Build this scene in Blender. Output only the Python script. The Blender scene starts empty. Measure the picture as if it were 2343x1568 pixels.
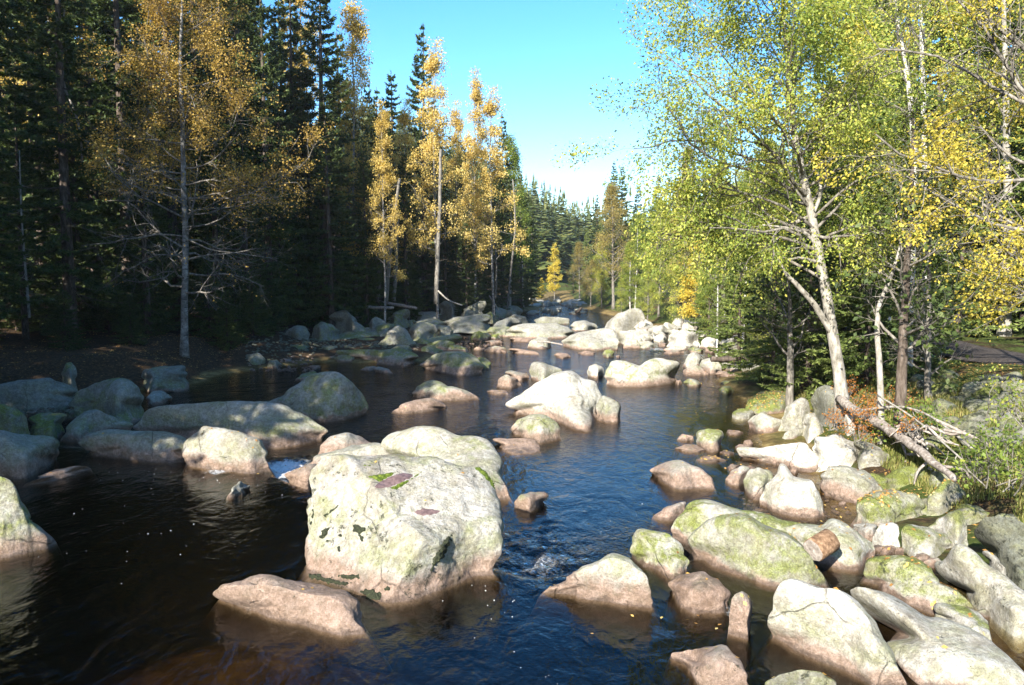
import bpy, math, random
import numpy as np
from mathutils import Vector, Matrix
from mathutils.bvhtree import BVHTree

# ------------------------------------------------------------------ camera, sky, sun, exposure
SC = bpy.context.scene
COL = SC.collection
CAM_H, FPX, PITCH = 4.5, 1736.0, math.atan(164 / 1736.0)      # pixel units: the photograph at 2342 x 1568
cam_d = bpy.data.cameras.new('camera')
cam_d.sensor_width = 36.0
cam_d.lens = 36.0 * FPX / 2342.0
cam_d.clip_end = 3000
cam_o = bpy.data.objects.new('camera', cam_d)
COL.objects.link(cam_o)
cam_o.location = (0, 0, CAM_H)
cam_o.rotation_euler = (math.pi / 2 - PITCH, 0, 0)
SC.camera = cam_o

SUN_EL = math.radians(30)
SUN_TO = np.array([0.46, 0.89])                                # the way the sunlight travels over the ground
SUN_TO = SUN_TO / np.linalg.norm(SUN_TO)
world = bpy.data.worlds.new('World')
SC.world = world
world.use_nodes = True
wn = world.node_tree
bg = wn.nodes['Background']
sky = wn.nodes.new('ShaderNodeTexSky')
sky.sky_type = 'NISHITA'
sky.sun_disc = False
sky.sun_elevation = SUN_EL
sky.sun_rotation = math.atan2(-SUN_TO[0], -SUN_TO[1])
sky.altitude = 700
sky.air_density = 1.0
sky.dust_density = 1.1
sky.ozone_density = 2.0
hs = wn.nodes.new('ShaderNodeHueSaturation')
hs.inputs['Saturation'].default_value = 1.36
wn.links.new(sky.outputs[0], hs.inputs['Color'])
wn.links.new(hs.outputs[0], bg.inputs[0])
bg.inputs[1].default_value = 0.115
sun_d = bpy.data.lights.new('sun', 'SUN')
sun_d.energy = 5.0
sun_d.angle = math.radians(0.53)
sun_d.color = (1.0, 0.95, 0.88)
sun_o = bpy.data.objects.new('sun', sun_d)
COL.objects.link(sun_o)
sdir = Vector((SUN_TO[0] * math.cos(SUN_EL), SUN_TO[1] * math.cos(SUN_EL), -math.sin(SUN_EL)))
sun_o.rotation_euler = sdir.to_track_quat('-Z', 'Y').to_euler()
sun_o.location = (-30, -60, 60)
SC.view_settings.view_transform = 'Standard'
SC.view_settings.look = 'None'
SC.view_settings.gamma = 1.0
SC.view_settings.exposure = 1.7
SC.render.engine = 'CYCLES'
SC.cycles.max_bounces = 6
SC.cycles.diffuse_bounces = 3
SC.cycles.glossy_bounces = 3
SC.cycles.transmission_bounces = 4
SC.cycles.transparent_max_bounces = 6
SC.cycles.volume_bounces = 0
SC.cycles.caustics_reflective = False
SC.cycles.caustics_refractive = False
SC.cycles.use_denoising = True

# ------------------------------------------------------------------ helpers
CP, SP = math.cos(PITCH), math.sin(PITCH)
CAM = np.array([0, 0, CAM_H])
FW, UP, RT = np.array([0, CP, -SP]), np.array([0, SP, CP]), np.array([1.0, 0, 0])

def ray(u, v):
    return FW + (u - 1171.0) / FPX * RT + (784.0 - v) / FPX * UP

def on_z(u, v, z):
    d = ray(u, v)
    t = (z - CAM_H) / d[2]
    return CAM + d * t

def at_y(u, v, y):
    d = ray(u, v)
    return CAM + d * (y / d[1])

def to_px(P):
    q = np.asarray(P, float) - CAM
    zc = q @ FW
    return 1171.0 + FPX * (q @ RT) / zc, 784.0 - FPX * (q @ UP) / zc, zc

def from_px(u, v, zc):
    return CAM + zc[:, None] * (FW + ((u - 1171.0) / FPX)[:, None] * RT + ((784.0 - v) / FPX)[:, None] * UP)

_pr = np.random.RandomState(7)
_perm = np.concatenate([_pr.permutation(256)] * 3)
_grad = _pr.normal(size=(256, 3))
_grad /= np.linalg.norm(_grad, axis=1)[:, None]

def perlin(P):
    P = np.asarray(P, float)
    I = np.floor(P).astype(int)
    F = P - I
    I &= 255
    W = F * F * F * (F * (F * 6 - 15) + 10)
    out = 0
    for dx in (0, 1):
        for dy in (0, 1):
            for dz in (0, 1):
                h = _perm[_perm[_perm[I[:, 0] + dx] + I[:, 1] + dy] + I[:, 2] + dz]
                g = _grad[h]
                d = (g * (F - np.array([dx, dy, dz]))).sum(1)
                w = (W[:, 0] if dx else 1 - W[:, 0]) * (W[:, 1] if dy else 1 - W[:, 1]) * (W[:, 2] if dz else 1 - W[:, 2])
                out = out + d * w
    return out

def fbm(P, octv=4, gain=0.5):
    P = np.asarray(P, float)
    s, a, f = 0, 1.0, 1.0
    for k in range(octv):
        s = s + a * perlin(P * f + 17.3 * k)
        a *= gain
        f *= 2.03
    return s

def mesh_np(name, V, faces, mat=None, smooth=False):
    """faces: one int array (n,3) or (n,4), or a list of such arrays."""
    if not isinstance(faces, list):
        faces = [faces]
    faces = [np.asarray(f, np.int32) for f in faces if len(f)]
    me = bpy.data.meshes.new(name)
    V = np.asarray(V, np.float32)
    me.vertices.add(len(V))
    me.vertices.foreach_set('co', V.ravel())
    loops = np.concatenate([f.ravel() for f in faces])
    tot = np.concatenate([np.full(len(f), f.shape[1], np.int32) for f in faces])
    st = np.concatenate([[0], np.cumsum(tot)[:-1]]).astype(np.int32)
    me.loops.add(len(loops))
    me.loops.foreach_set('vertex_index', loops)
    me.polygons.add(len(tot))
    me.polygons.foreach_set('loop_start', st)
    me.polygons.foreach_set('loop_total', tot)
    if smooth:
        me.polygons.foreach_set('use_smooth', np.ones(len(tot), bool))
    me.update(calc_edges=True)
    if mat is not None:
        me.materials.append(mat)
    return me

def link(name, data, parent=None, loc=None):
    o = bpy.data.objects.new(name, data)
    COL.objects.link(o)
    if parent is not None:
        o.parent = parent
    if loc is not None:
        o.location = [float(c) for c in loc]
    return o

def tag(o, label=None, cat=None, group=None, kind=None):
    if label: o['label'] = label
    if cat: o['category'] = cat
    if group: o['group'] = group
    if kind: o['kind'] = kind
    return o

def copy_tree(o, parent=None):
    c = o.copy()
    COL.objects.link(c)
    c.parent = parent
    for ch in o.children:
        copy_tree(ch, c)
    return c

# ------------------------------------------------------------------ materials
class NT:
    def __init__(self, name):
        self.m = bpy.data.materials.new(name)
        self.m.use_nodes = True
        self.t = self.m.node_tree
        self.t.nodes.clear()
        self.out = self.t.nodes.new('ShaderNodeOutputMaterial')
    def n(self, kind, **kw):
        nd = self.t.nodes.new('ShaderNode' + kind)
        for k, v in kw.items():
            setattr(nd, k, v)
        return nd
    def l(self, a, b):
        self.t.links.new(a, b)
    def val(self, sock, v):
        if hasattr(v, 'is_linked') or isinstance(v, bpy.types.NodeSocket):
            self.l(v, sock)
        else:
            sock.default_value = v
    def math(self, op, a, b=None, c=None, clamp=False):
        nd = self.n('Math', operation=op, use_clamp=clamp)
        self.val(nd.inputs[0], a)
        if b is not None: self.val(nd.inputs[1], b)
        if c is not None: self.val(nd.inputs[2], c)
        return nd.outputs[0]
    def mix(self, f, a, b, mode='MIX'):
        nd = self.n('MixRGB', blend_type=mode)
        self.val(nd.inputs[0], f)
        self.val(nd.inputs[1], a if not isinstance(a, tuple) else a + (1,))
        self.val(nd.inputs[2], b if not isinstance(b, tuple) else b + (1,))
        return nd.outputs[0]
    def noise(self, vec, scale, detail=4, rough=0.55, dist=0.0):
        nd = self.n('TexNoise')
        nd.inputs['Scale'].default_value = scale
        nd.inputs['Detail'].default_value = detail
        nd.inputs['Roughness'].default_value = rough
        nd.inputs['Distortion'].default_value = dist
        if vec is not None: self.l(vec, nd.inputs['Vector'])
        return nd.outputs[0]
    def ss(self, x, lo, hi):
        nd = self.n('MapRange', interpolation_type='SMOOTHSTEP')
        self.val(nd.inputs[0], x)
        self.val(nd.inputs[1], lo)
        self.val(nd.inputs[2], hi)
        return nd.outputs[0]
    def ramp(self, x, stops):
        nd = self.n('ValToRGB')
        cr = nd.color_ramp
        while len(cr.elements) < len(stops):
            cr.elements.new(0.5)
        for e, (p, c) in zip(cr.elements, stops):
            e.position = p
            e.color = c + (1,)
        self.l(x, nd.inputs[0])
        return nd.outputs[0]
    def pos(self):
        return self.n('NewGeometry').outputs['Position']
    def scalev(self, v, s):
        nd = self.n('Mapping')
        nd.inputs['Scale'].default_value = s
        self.l(v, nd.inputs[0])
        return nd.outputs[0]
    def bump(self, h, strength, dist=0.05, normal=None):
        nd = self.n('Bump')
        nd.inputs['Strength'].default_value = strength
        nd.inputs['Distance'].default_value = dist
        self.l(h, nd.inputs['Height'])
        if normal is not None: self.l(normal, nd.inputs['Normal'])
        return nd.outputs[0]
    def bsdf(self, color, rough=0.8, normal=None, spec=0.3):
        b = self.n('BsdfPrincipled')
        self.val(b.inputs['Base Color'], color if not isinstance(color, tuple) else color + (1,))
        self.val(b.inputs['Roughness'], rough)
        b.inputs['Specular IOR Level'].default_value = spec
        if normal is not None: self.l(normal, b.inputs['Normal'])
        return b.outputs[0]
    def done(self, sh):
        self.l(sh, self.out.inputs['Surface'])
        return self.m

def attr(t, name, typ='OBJECT'):
    a = t.n('Attribute')
    a.attribute_type = typ
    a.attribute_name = name
    return a.outputs['Fac']

def mat_rock():
    t = NT('river_granite')
    p = t.pos()
    z = t.n('SeparateXYZ'); t.l(p, z.inputs[0])
    nz = t.n('SeparateXYZ'); t.l(t.n('NewGeometry').outputs['Normal'], nz.inputs[0])
    moss, pink, tone, wz, dark = (attr(t, k) for k in ('moss', 'pink', 'tone', 'wz', 'lichen'))
    big = t.noise(p, 1.1, 5, 0.6)
    mid = t.noise(p, 4.5, 6, 0.65)
    fine = t.noise(p, 42, 5, 0.75)
    grain = t.noise(p, 130, 2, 0.8)
    h = t.math('SUBTRACT', z.outputs[2], wz)
    hn = t.math('ADD', h, t.math('MULTIPLY', t.math('SUBTRACT', big, 0.5), -0.6))
    hn = t.math('ADD', hn, t.math('MULTIPLY', t.math('SUBTRACT', mid, 0.5), -0.3))
    col = t.ramp(t.math('ADD', t.math('MULTIPLY', big, 0.6), t.math('MULTIPLY', mid, 0.4)),
                 [(0.34, (0.215, 0.195, 0.155)), (0.5, (0.37, 0.355, 0.31)), (0.66, (0.52, 0.505, 0.455))])
    col = t.mix(tone, (0.085, 0.095, 0.07), col)  # low tone paints shade: darkens the stones lying out of the sun
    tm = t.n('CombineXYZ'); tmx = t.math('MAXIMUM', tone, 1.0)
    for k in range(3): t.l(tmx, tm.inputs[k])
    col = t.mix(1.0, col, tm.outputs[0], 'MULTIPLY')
    # thin yellow-green film of lichen
    film = t.math('MULTIPLY', t.ss(t.noise(p, 2.3, 5, 0.7), 0.42, 0.68), t.math('MULTIPLY_ADD', moss, 0.5, 0.05))
    col = t.mix(film, col, (0.31, 0.30, 0.11))
    # reddish zone near the water
    pk = t.math('SUBTRACT', 1.0, t.ss(hn, t.math('MULTIPLY', pink, 0.45), t.math('MULTIPLY_ADD', pink, 1.15, 0.02)))
    pcol = t.ramp(mid, [(0.3, (0.15, 0.09, 0.058)), (0.5, (0.27, 0.18, 0.13)), (0.7, (0.37, 0.28, 0.22))])
    col = t.mix(t.math('MULTIPLY', pk, t.math('MULTIPLY_ADD', mid, 0.9, 0.42), clamp=True), col, pcol)
    # green algae: a ragged band above the reddish zone and soft patches on the upper faces
    b1 = t.math('MULTIPLY', t.ss(hn, t.math('MULTIPLY', pink, 0.8), t.math('MULTIPLY_ADD', pink, 1.0, 0.08)),
                t.math('SUBTRACT', 1.0, t.ss(hn, t.math('MULTIPLY_ADD', pink, 1.0, 0.12), t.math('MULTIPLY_ADD', pink, 1.3, 0.5))))
    b2 = t.math('MULTIPLY', t.ss(t.noise(p, 1.6, 6, 0.72, 0.4), t.math('MULTIPLY_ADD', moss, -0.21, 0.62), t.math('MULTIPLY_ADD', moss, -0.21, 0.77)), t.ss(nz.outputs[2], -0.1, 0.55))
    b2 = t.math('MULTIPLY', b2, t.ss(hn, t.math('MULTIPLY', pink, 0.7), t.math('MULTIPLY_ADD', pink, 1.0, 0.12)))
    g = t.math('MULTIPLY', t.math('MAXIMUM', t.math('MULTIPLY', b1, t.math('MULTIPLY_ADD', t.ss(t.noise(p, 3.1, 5, 0.7), 0.36, 0.66), 1.1, 0.0)), b2), moss, clamp=True)
    gcol = t.ramp(fine, [(0.3, (0.07, 0.09, 0.013)), (0.52, (0.17, 0.20, 0.03)), (0.75, (0.30, 0.32, 0.085))])
    col = t.mix(t.math('MULTIPLY', g, 0.9), col, gcol)
    # black lichen flecks
    lk = t.ss(t.math('ADD', t.noise(p, 7, 8, 0.8), t.math('MULTIPLY', t.noise(p, 1.3, 2), 0.35)), t.math('MULTIPLY_ADD', dark, -0.16, 0.86), t.math('MULTIPLY_ADD', dark, -0.16, 0.90))
    col = t.mix(t.math('MULTIPLY', lk, 0.85), col, (0.03, 0.034, 0.022))
    # granite speckle
    sp = t.math('MULTIPLY_ADD', fine, 0.75, t.math('MULTIPLY', grain, 0.65))
    col = t.mix(1.0, col, t.ramp(sp, [(0.47, (0.5, 0.5, 0.51)), (0.66, (0.92, 0.92, 0.92)), (0.74, (1.06, 1.06, 1.05)), (0.95, (1.35, 1.35, 1.33))]), 'MULTIPLY')
    blot = t.ss(t.noise(p, 11, 6, 0.75, 0.5), 0.40, 0.62)
    col = t.mix(1.0, col, t.ramp(blot, [(0.0, (0.74, 0.71, 0.66)), (1.0, (1.06, 1.06, 1.06))]), 'MULTIPLY')
    vo = t.n('TexVoronoi', feature='DISTANCE_TO_EDGE'); vo.inputs['Scale'].default_value = 0.5
    wv = t.n('VectorMath', operation='ADD'); nv = t.n('TexNoise'); nv.inputs['Scale'].default_value = 2.5; nv.inputs['Detail'].default_value = 5; t.l(p, nv.inputs['Vector'])
    sv = t.n('VectorMath', operation='SCALE'); sv.inputs['Scale'].default_value = 0.22; t.l(nv.outputs['Color'], sv.inputs[0])
    t.l(p, wv.inputs[0]); t.l(sv.outputs[0], wv.inputs[1]); t.l(wv.outputs[0], vo.inputs['Vector'])
    ck = t.math('SUBTRACT', 1.0, t.ss(vo.outputs['Distance'], 0.0, 0.008))
    ck = t.math('MULTIPLY', ck, t.ss(t.noise(p, 0.8, 3), 0.50, 0.60))
    col = t.mix(t.math('MULTIPLY', ck, 0.4), col, (0.04, 0.035, 0.028))
    wet = t.math('SUBTRACT', 1.0, t.ss(t.math('ADD', h, t.math('MULTIPLY', t.math('SUBTRACT', t.noise(p, 5, 5, .7), 0.5), -0.30)), 0.02, 0.075))
    col = t.mix(t.math('MULTIPLY', wet, 0.72), col, t.mix(0.75, col, (0.02, 0.012, 0.008)))
    sub = t.math('SUBTRACT', 1.0, t.ss(h, -0.09, -0.005))
    col = t.mix(t.math('MULTIPLY', sub, 0.95), col, (0.018, 0.012, 0.005))
    rough = t.math('MULTIPLY_ADD', wet, -0.55, 0.88)
    nr = t.bump(t.math('MULTIPLY_ADD', mid, 1.0, t.math('MULTIPLY', t.noise(p, 14, 7, 0.7), 0.75)), 0.75, 0.12)
    nr = t.bump(t.math('ADD', fine, t.math('MULTIPLY', grain, 0.4)), 0.7, 0.02, nr)
    nr = t.bump(g, 0.4, 0.02, nr)
    nr = t.bump(t.math('MULTIPLY', ck, -1.0), 0.8, 0.04, nr)
    return t.done(t.bsdf(col, rough, nr, 0.25))

def mat_leaf(name, stops, trans=0.45, rough=0.6):
    t = NT(name)
    geo = t.n('NewGeometry')
    oi = t.n('ObjectInfo')
    r = t.math('ADD', geo.outputs['Random Per Island'], t.math('MULTIPLY', t.math('SUBTRACT', oi.outputs['Random'], 0.5), 0.35), clamp=True)
    cl = t.noise(geo.outputs['Position'], 0.55, 3)
    r = t.math('ADD', t.math('MULTIPLY', r, 0.7), t.math('MULTIPLY', t.ss(cl, 0.3, 0.7), 0.3), clamp=True)
    c = t.ramp(r, stops)
    d = t.bsdf(c, rough, None, 0.25)
    tr = t.n('BsdfTranslucent')
    t.l(t.mix(1.0, c, (1.25, 1.2, 0.6), 'MULTIPLY'), tr.inputs[0])
    mx = t.n('MixShader')
    mx.inputs[0].default_value = trans
    t.l(d, mx.inputs[1]); t.l(tr.outputs[0], mx.inputs[2])
    return t.done(mx.outputs[0])

def mat_bark(name, a, b, c, scale=(6, 6, 1.6), bands=False):
    t = NT(name)
    g = t.n('TexCoord')
    v = t.scalev(g.outputs['Object'], scale)
    n1 = t.noise(v, 1.6, 6, 0.7)
    col = t.ramp(n1, [(0.32, a), (0.5, b), (0.68, c)])
    if bands:
        v2 = t.scalev(g.outputs['Object'], (2.5, 2.5, 9))
        col = t.mix(t.ss(t.noise(v2, 1.0, 4, 0.7), 0.58, 0.66), col, (0.035, 0.03, 0.026))
    return t.done(t.bsdf(col, 0.9, t.bump(n1, 0.7, 0.03), 0.1))

def mat_ground():
    t = NT('forest_floor')
    p = t.pos()
    z = t.n('SeparateXYZ'); t.l(p, z.inputs[0])
    a = t.noise(p, 0.5, 6, 0.65)
    b = t.noise(p, 9, 6, 0.75)
    soil = t.ramp(b, [(0.3, (0.018, 0.012, 0.007)), (0.5, (0.055, 0.036, 0.02)), (0.62, (0.11, 0.068, 0.034)), (0.74, (0.2, 0.13, 0.06))])
    side = t.n('SeparateXYZ'); t.l(p, side.inputs[0])
    grass = t.ramp(b, [(0.3, (0.022, 0.035, 0.008)), (0.55, (0.075, 0.10, 0.022)), (0.75, (0.17, 0.17, 0.06))])
    gm = t.math('MULTIPLY', t.ss(a, 0.38, 0.55), t.ss(side.outputs[0], -2.0, 6.0))
    col = t.mix(gm, soil, grass)
    bed = t.ramp(t.noise(p, 2.2, 6, 0.7), [(0.3, (0.05, 0.036, 0.014)), (0.5, (0.17, 0.12, 0.045)), (0.7, (0.34, 0.26, 0.11))])
    col = t.mix(t.math('SUBTRACT', 1.0, t.ss(t.math('MULTIPLY_ADD', a, -0.2, z.outputs[2]), -0.32, -0.16)), col, bed)
    return t.done(t.bsdf(col, 0.95, t.bump(b, 0.9, 0.12), 0.1))

def mat_simple(name, stops, scale=8, rough=0.9, bump=0.5, bdist=0.03, spec=0.15):
    t = NT(name)
    p = t.pos()
    n1 = t.noise(p, scale, 6, 0.7)
    return t.done(t.bsdf(t.ramp(n1, stops), rough, t.bump(n1, bump, bdist), spec))

def mat_water():
    t = NT('stream_water')
    p = t.pos()
    fo = attr(t, 'foam', 'GEOMETRY')
    ag = attr(t, 'rough', 'GEOMETRY')
    w1 = t.noise(t.scalev(p, (1.0, 0.55, 1)), 1.7, 3, 0.5, 0.9)
    w2 = t.noise(t.scalev(p, (1.0, 0.7, 1)), 6.5, 3, 0.55, 0.8)
    w3 = t.noise(p, 22, 2, 0.5, 0.3)
    h = t.math('ADD', t.math('MULTIPLY', w1, 1.0), t.math('MULTIPLY', w2, t.math('MULTIPLY_ADD', ag, 1.25, 0.10)))
    h = t.math('ADD', h, t.math('MULTIPLY', w3, t.math('MULTIPLY_ADD', ag, 0.30, 0.012)))
    nr = t.bump(h, 0.5, 0.085)
    fr = t.n('Fresnel'); t.l(t.math('MULTIPLY_ADD', t.n('NewGeometry').outputs['Backfacing'], -0.583, 1.333), fr.inputs[0])
    t.l(nr, fr.inputs['Normal'])
    gl = t.n('BsdfGlossy'); gl.inputs['Roughness'].default_value = 0.02
    t.l(nr, gl.inputs['Normal'])
    rf = t.n('BsdfTransparent')
    rf.inputs[0].default_value = (0.95, 0.93, 0.88, 1)
    mx = t.n('MixShader')
    t.l(fr.outputs[0], mx.inputs[0]); t.l(rf.outputs[0], mx.inputs[1]); t.l(gl.outputs[0], mx.inputs[2])
    # foam and bubbles
    fn = t.noise(t.scalev(p, (1, 0.8, 1)), 7, 7, 0.75, 1.6)
    fm = t.ss(t.math('ADD', fn, t.math('MULTIPLY_ADD', fo, 0.85, -0.5)), 0.38, 0.95)
    fm = t.math('MULTIPLY', fm, t.ss(fo, 0.02, 0.25))
    fd = t.bsdf((0.75, 0.77, 0.76), 0.6, t.bump(fn, 0.8, 0.06), 0.3)
    m2 = t.n('MixShader')
    t.l(fm, m2.inputs[0]); t.l(mx.outputs[0], m2.inputs[1]); t.l(fd, m2.inputs[2])
    va = t.n('VolumeAbsorption')
    va.inputs['Color'].default_value = (0.52, 0.41, 0.10, 1)
    va.inputs['Density'].default_value = 3.8
    t.l(va.outputs[0], t.out.inputs['Volume'])
    return t.done(m2.outputs[0])

M = {}
M['rock'] = mat_rock()
M['ground'] = mat_ground()
M['water'] = mat_water()
M['gold'] = mat_leaf('golden_birch_leaf', [(0.0, (0.17, 0.11, 0.02)), (0.3, (0.38, 0.25, 0.045)), (0.7, (0.54, 0.38, 0.085)), (1.0, (0.66, 0.5, 0.15))])
M['palegold'] = mat_leaf('pale_gold_birch_leaf', [(0.0, (0.24, 0.17, 0.04)), (0.3, (0.46, 0.34, 0.085)), (0.7, (0.62, 0.47, 0.15)), (1.0, (0.72, 0.58, 0.24))])
M['dullgold'] = mat_leaf('dull_gold_birch_leaf', [(0.0, (0.11, 0.07, 0.016)), (0.3, (0.28, 0.18, 0.04)), (0.7, (0.43, 0.29, 0.07)), (1.0, (0.56, 0.41, 0.12))])
M['yellow'] = mat_leaf('yellow_green_leaf', [(0.0, (0.11, 0.17, 0.03)), (0.38, (0.27, 0.325, 0.06)), (0.72, (0.47, 0.455, 0.09)), (1.0, (0.60, 0.50, 0.11))])
M['lime'] = mat_leaf('fresh_green_leaf', [(0.0, (0.08, 0.13, 0.02)), (0.5, (0.17, 0.23, 0.04)), (0.85, (0.33, 0.34, 0.06)), (1.0, (0.5, 0.4, 0.08))])
M['bright'] = mat_leaf('bright_yellow_leaf', [(0.0, (0.30, 0.26, 0.04)), (0.4, (0.52, 0.42, 0.06)), (1.0, (0.68, 0.54, 0.10))])
M['brown'] = mat_leaf('russet_leaf', [(0.0, (0.15, 0.125, 0.04)), (0.5, (0.29, 0.235, 0.07)), (1.0, (0.43, 0.34, 0.11))])
M['rust'] = mat_leaf('orange_leaf', [(0.0, (0.22, 0.07, 0.012)), (0.5, (0.42, 0.16, 0.03)), (1.0, (0.5, 0.26, 0.07))])
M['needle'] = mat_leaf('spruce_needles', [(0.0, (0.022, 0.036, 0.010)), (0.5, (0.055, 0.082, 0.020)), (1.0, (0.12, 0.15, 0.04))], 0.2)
M['needle_lit'] = mat_leaf('sunlit_tint_spruce_needles', [(0.0, (0.06, 0.09, 0.02)), (0.5, (0.14, 0.185, 0.042)), (1.0, (0.28, 0.32, 0.095))], 0.3)  # sunlight painted in: brighter needle copy for the right bank spruces
M['needle_far'] = mat_leaf('distant_spruce_needles', [(0.0, (0.04, 0.06, 0.018)), (0.6, (0.085, 0.11, 0.032)), (1.0, (0.17, 0.17, 0.05))], 0.2)
M['grass'] = mat_leaf('grass_blade', [(0.0, (0.06, 0.09, 0.015)), (0.5, (0.17, 0.19, 0.04)), (1.0, (0.36, 0.30, 0.12))], 0.35)
M['moss'] = mat_simple('cushion_moss', [(0.3, (0.02, 0.035, 0.006)), (0.5, (0.065, 0.095, 0.012)), (0.7, (0.16, 0.19, 0.03))], 24, 0.95, 1.0, 0.03)
M['blackmoss'] = mat_simple('dark_rock_lichen', [(0.3, (0.012, 0.013, 0.01)), (0.55, (0.035, 0.04, 0.022)), (0.75, (0.08, 0.09, 0.04))], 30, 0.95, 1.0, 0.03)
M['litter'] = mat_leaf('fallen_leaf', [(0.0, (0.16, 0.07, 0.02)), (0.4, (0.38, 0.2, 0.05)), (0.75, (0.5, 0.36, 0.10)), (1.0, (0.6, 0.5, 0.3))], 0.1)
M['bark'] = mat_bark('grey_bark', (0.06, 0.052, 0.042), (0.15, 0.135, 0.11), (0.27, 0.25, 0.21))
M['palebark'] = mat_bark('pale_willow_bark', (0.11, 0.10, 0.075), (0.25, 0.23, 0.19), (0.40, 0.375, 0.325), (5, 5, 2.2))
M['birchbark'] = mat_bark('white_birch_bark', (0.24, 0.22, 0.19), (0.44, 0.42, 0.38), (0.6, 0.58, 0.53), (3, 3, 3), True)
M['dimbirch'] = mat_bark('grey_birch_bark', (0.07, 0.065, 0.055), (0.17, 0.16, 0.14), (0.42, 0.40, 0.36), (2.2, 2.2, 2.6), True)
M['spruce_bark'] = mat_bark('spruce_bark', (0.035, 0.027, 0.02), (0.085, 0.066, 0.05), (0.17, 0.14, 0.115))
M['deadwood'] = mat_bark('weathered_wood', (0.11, 0.09, 0.07), (0.24, 0.205, 0.17), (0.42, 0.38, 0.33), (8, 8, 8))
M['freshwood'] = mat_bark('sawn_log_wood', (0.07, 0.04, 0.022), (0.19, 0.115, 0.065), (0.34, 0.22, 0.13), (9, 9, 9))
M['path'] = mat_simple('gravel_path', [(0.3, (0.02, 0.017, 0.015)), (0.5, (0.055, 0.046, 0.04)), (0.7, (0.11, 0.09, 0.075))], 16, 0.95, 0.6, 0.04)
def mat_pool():
    t = NT('rain_puddle')
    t_n = t.noise(t.pos(), 18, 5, 0.7)
    return t.done(t.bsdf(t.ramp(t_n, [(0.35, (0.07, 0.045, 0.04)), (0.65, (0.15, 0.10, 0.09))]), 0.16, None, 0.5))
M['puddle'] = mat_pool()
# ------------------------------------------------------------------ terrain and water
def interp(y, pts):
    a = np.array(pts, float)
    return np.interp(y, a[:, 0], a[:, 1])
XL = [(-40, -13), (0, -12), (9, -11.5), (14, -12), (20, -15), (27, -18), (31, -14), (40, -14.5), (52, -17), (62, -18), (72, -13), (84, -4), (96, 1), (112, 2.5), (135, 3), (170, 8), (230, 30)]
XR = [(-40, 11), (0, 9.5), (9, 8.4), (11, 8.0), (13, 7.7), (15, 7.9), (17, 8.0), (20, 8.2), (22.5, 9.0), (26, 9.4), (33, 10.4), (40, 12.5), (48, 14.5), (58, 14.5), (70, 13.5), (84, 12.5), (100, 11), (120, 10), (150, 12), (190, 22), (230, 40)]
LIP = [(-14, 20.0), (-9, 18.5), (-6.4, 17.2), (-5, 16.0), (-3.5, 14.5), (-2, 12.6), (-0.8, 11.5), (0.2, 10.75), (1.2, 10.7), (2.2, 11.2), (4, 11.8), (9, 12.0)]

def sstep(x):
    x = np.clip(x, 0, 1)
    return x * x * (3 - 2 * x)

def water_z(x, y):
    lip = interp(x, LIP)
    return -0.24 * sstep((np.asarray(y) - lip) / 0.7) - 0.004 * np.clip(np.asarray(y) - 45, 0, 80)

def ground_z(x, y):
    x = np.asarray(x, float); y = np.asarray(y, float)
    xl, xr = interp(y, XL), interp(y, XR)
    dl, dr = xl - x, x - xr                        # >0 outside the channel
    P = np.stack([x * 0.35, y * 0.35, 0 * x], 1)
    n = fbm(P, 4)
    n2 = perlin(np.stack([x * 0.09, y * 0.09, 0 * x + 5.5], 1))
    mid = np.minimum(-dl, -dr)                     # >0 inside the channel
    bed = -0.16 - 0.75 * sstep(mid / 4.5) + 0.30 * n
    # deep dark pool in the near left
    bed = bed - 0.8 * np.exp(-(((x + 6.0) / 3.2) ** 2 + ((y - 13.2) / 2.6) ** 2)) + 0.60 * np.exp(-(((x + 2.9) / 2.7) ** 2 + ((y - 9.0) / 1.5) ** 2))
    bed = bed + 0.33 * sstep((x - 3.6) / 1.6) * sstep((14.5 - y) / 2.0)      # stony shallows in the near right
    bed = bed + 0.92 * sstep((y - 34) / 8) * sstep((-1.0 - x) / 5)          # boulder bar in the shade
    left = 0.15 + 0.75 * sstep(dl / 2.5) + 0.045 * np.clip(dl, 0, 8) + 0.30 * np.clip(dl - 8, 0, 400) + 0.30 * n * sstep(dl / 2)
    left = np.minimum(left, 55 + 8 * n2)
    right = 0.05 + 1.15 * sstep(dr / 2.8) + 0.65 * sstep((dr - 3) / 3.0) + 0.30 * np.clip(dr - 10, 0, 400) + 0.22 * n * sstep(dr / 2)
    right = np.minimum(right, 60 + 8 * n2)
    z = np.where(dl > 0, left, np.where(dr > 0, right, bed))
    far = sstep((y - 170) / 220) * (23 - 0.36 * np.clip(x - 4, -30, 42))
    return z + np.clip(far, 0, 60)

def gz(x, y):
    return float(ground_z(np.array([x]), np.array([y]))[0])

def axis(pts):
    out = []
    for (a, b, s) in pts:
        out.append(np.arange(a, b, s))
    return np.concatenate(out)

def grid_mesh(name, xs, ys, zf, mat, smooth=True):
    X, Y = np.meshgrid(xs, ys)
    Z = zf(X.ravel(), Y.ravel())
    V = np.stack([X.ravel(), Y.ravel(), Z], 1)
    nx, ny = len(xs), len(ys)
    i = np.arange(nx * ny).reshape(ny, nx)
    Fq = np.stack([i[:-1, :-1].ravel(), i[:-1, 1:].ravel(), i[1:, 1:].ravel(), i[1:, :-1].ravel()], 1)
    return mesh_np(name, V, Fq, mat, smooth), V, i

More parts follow.
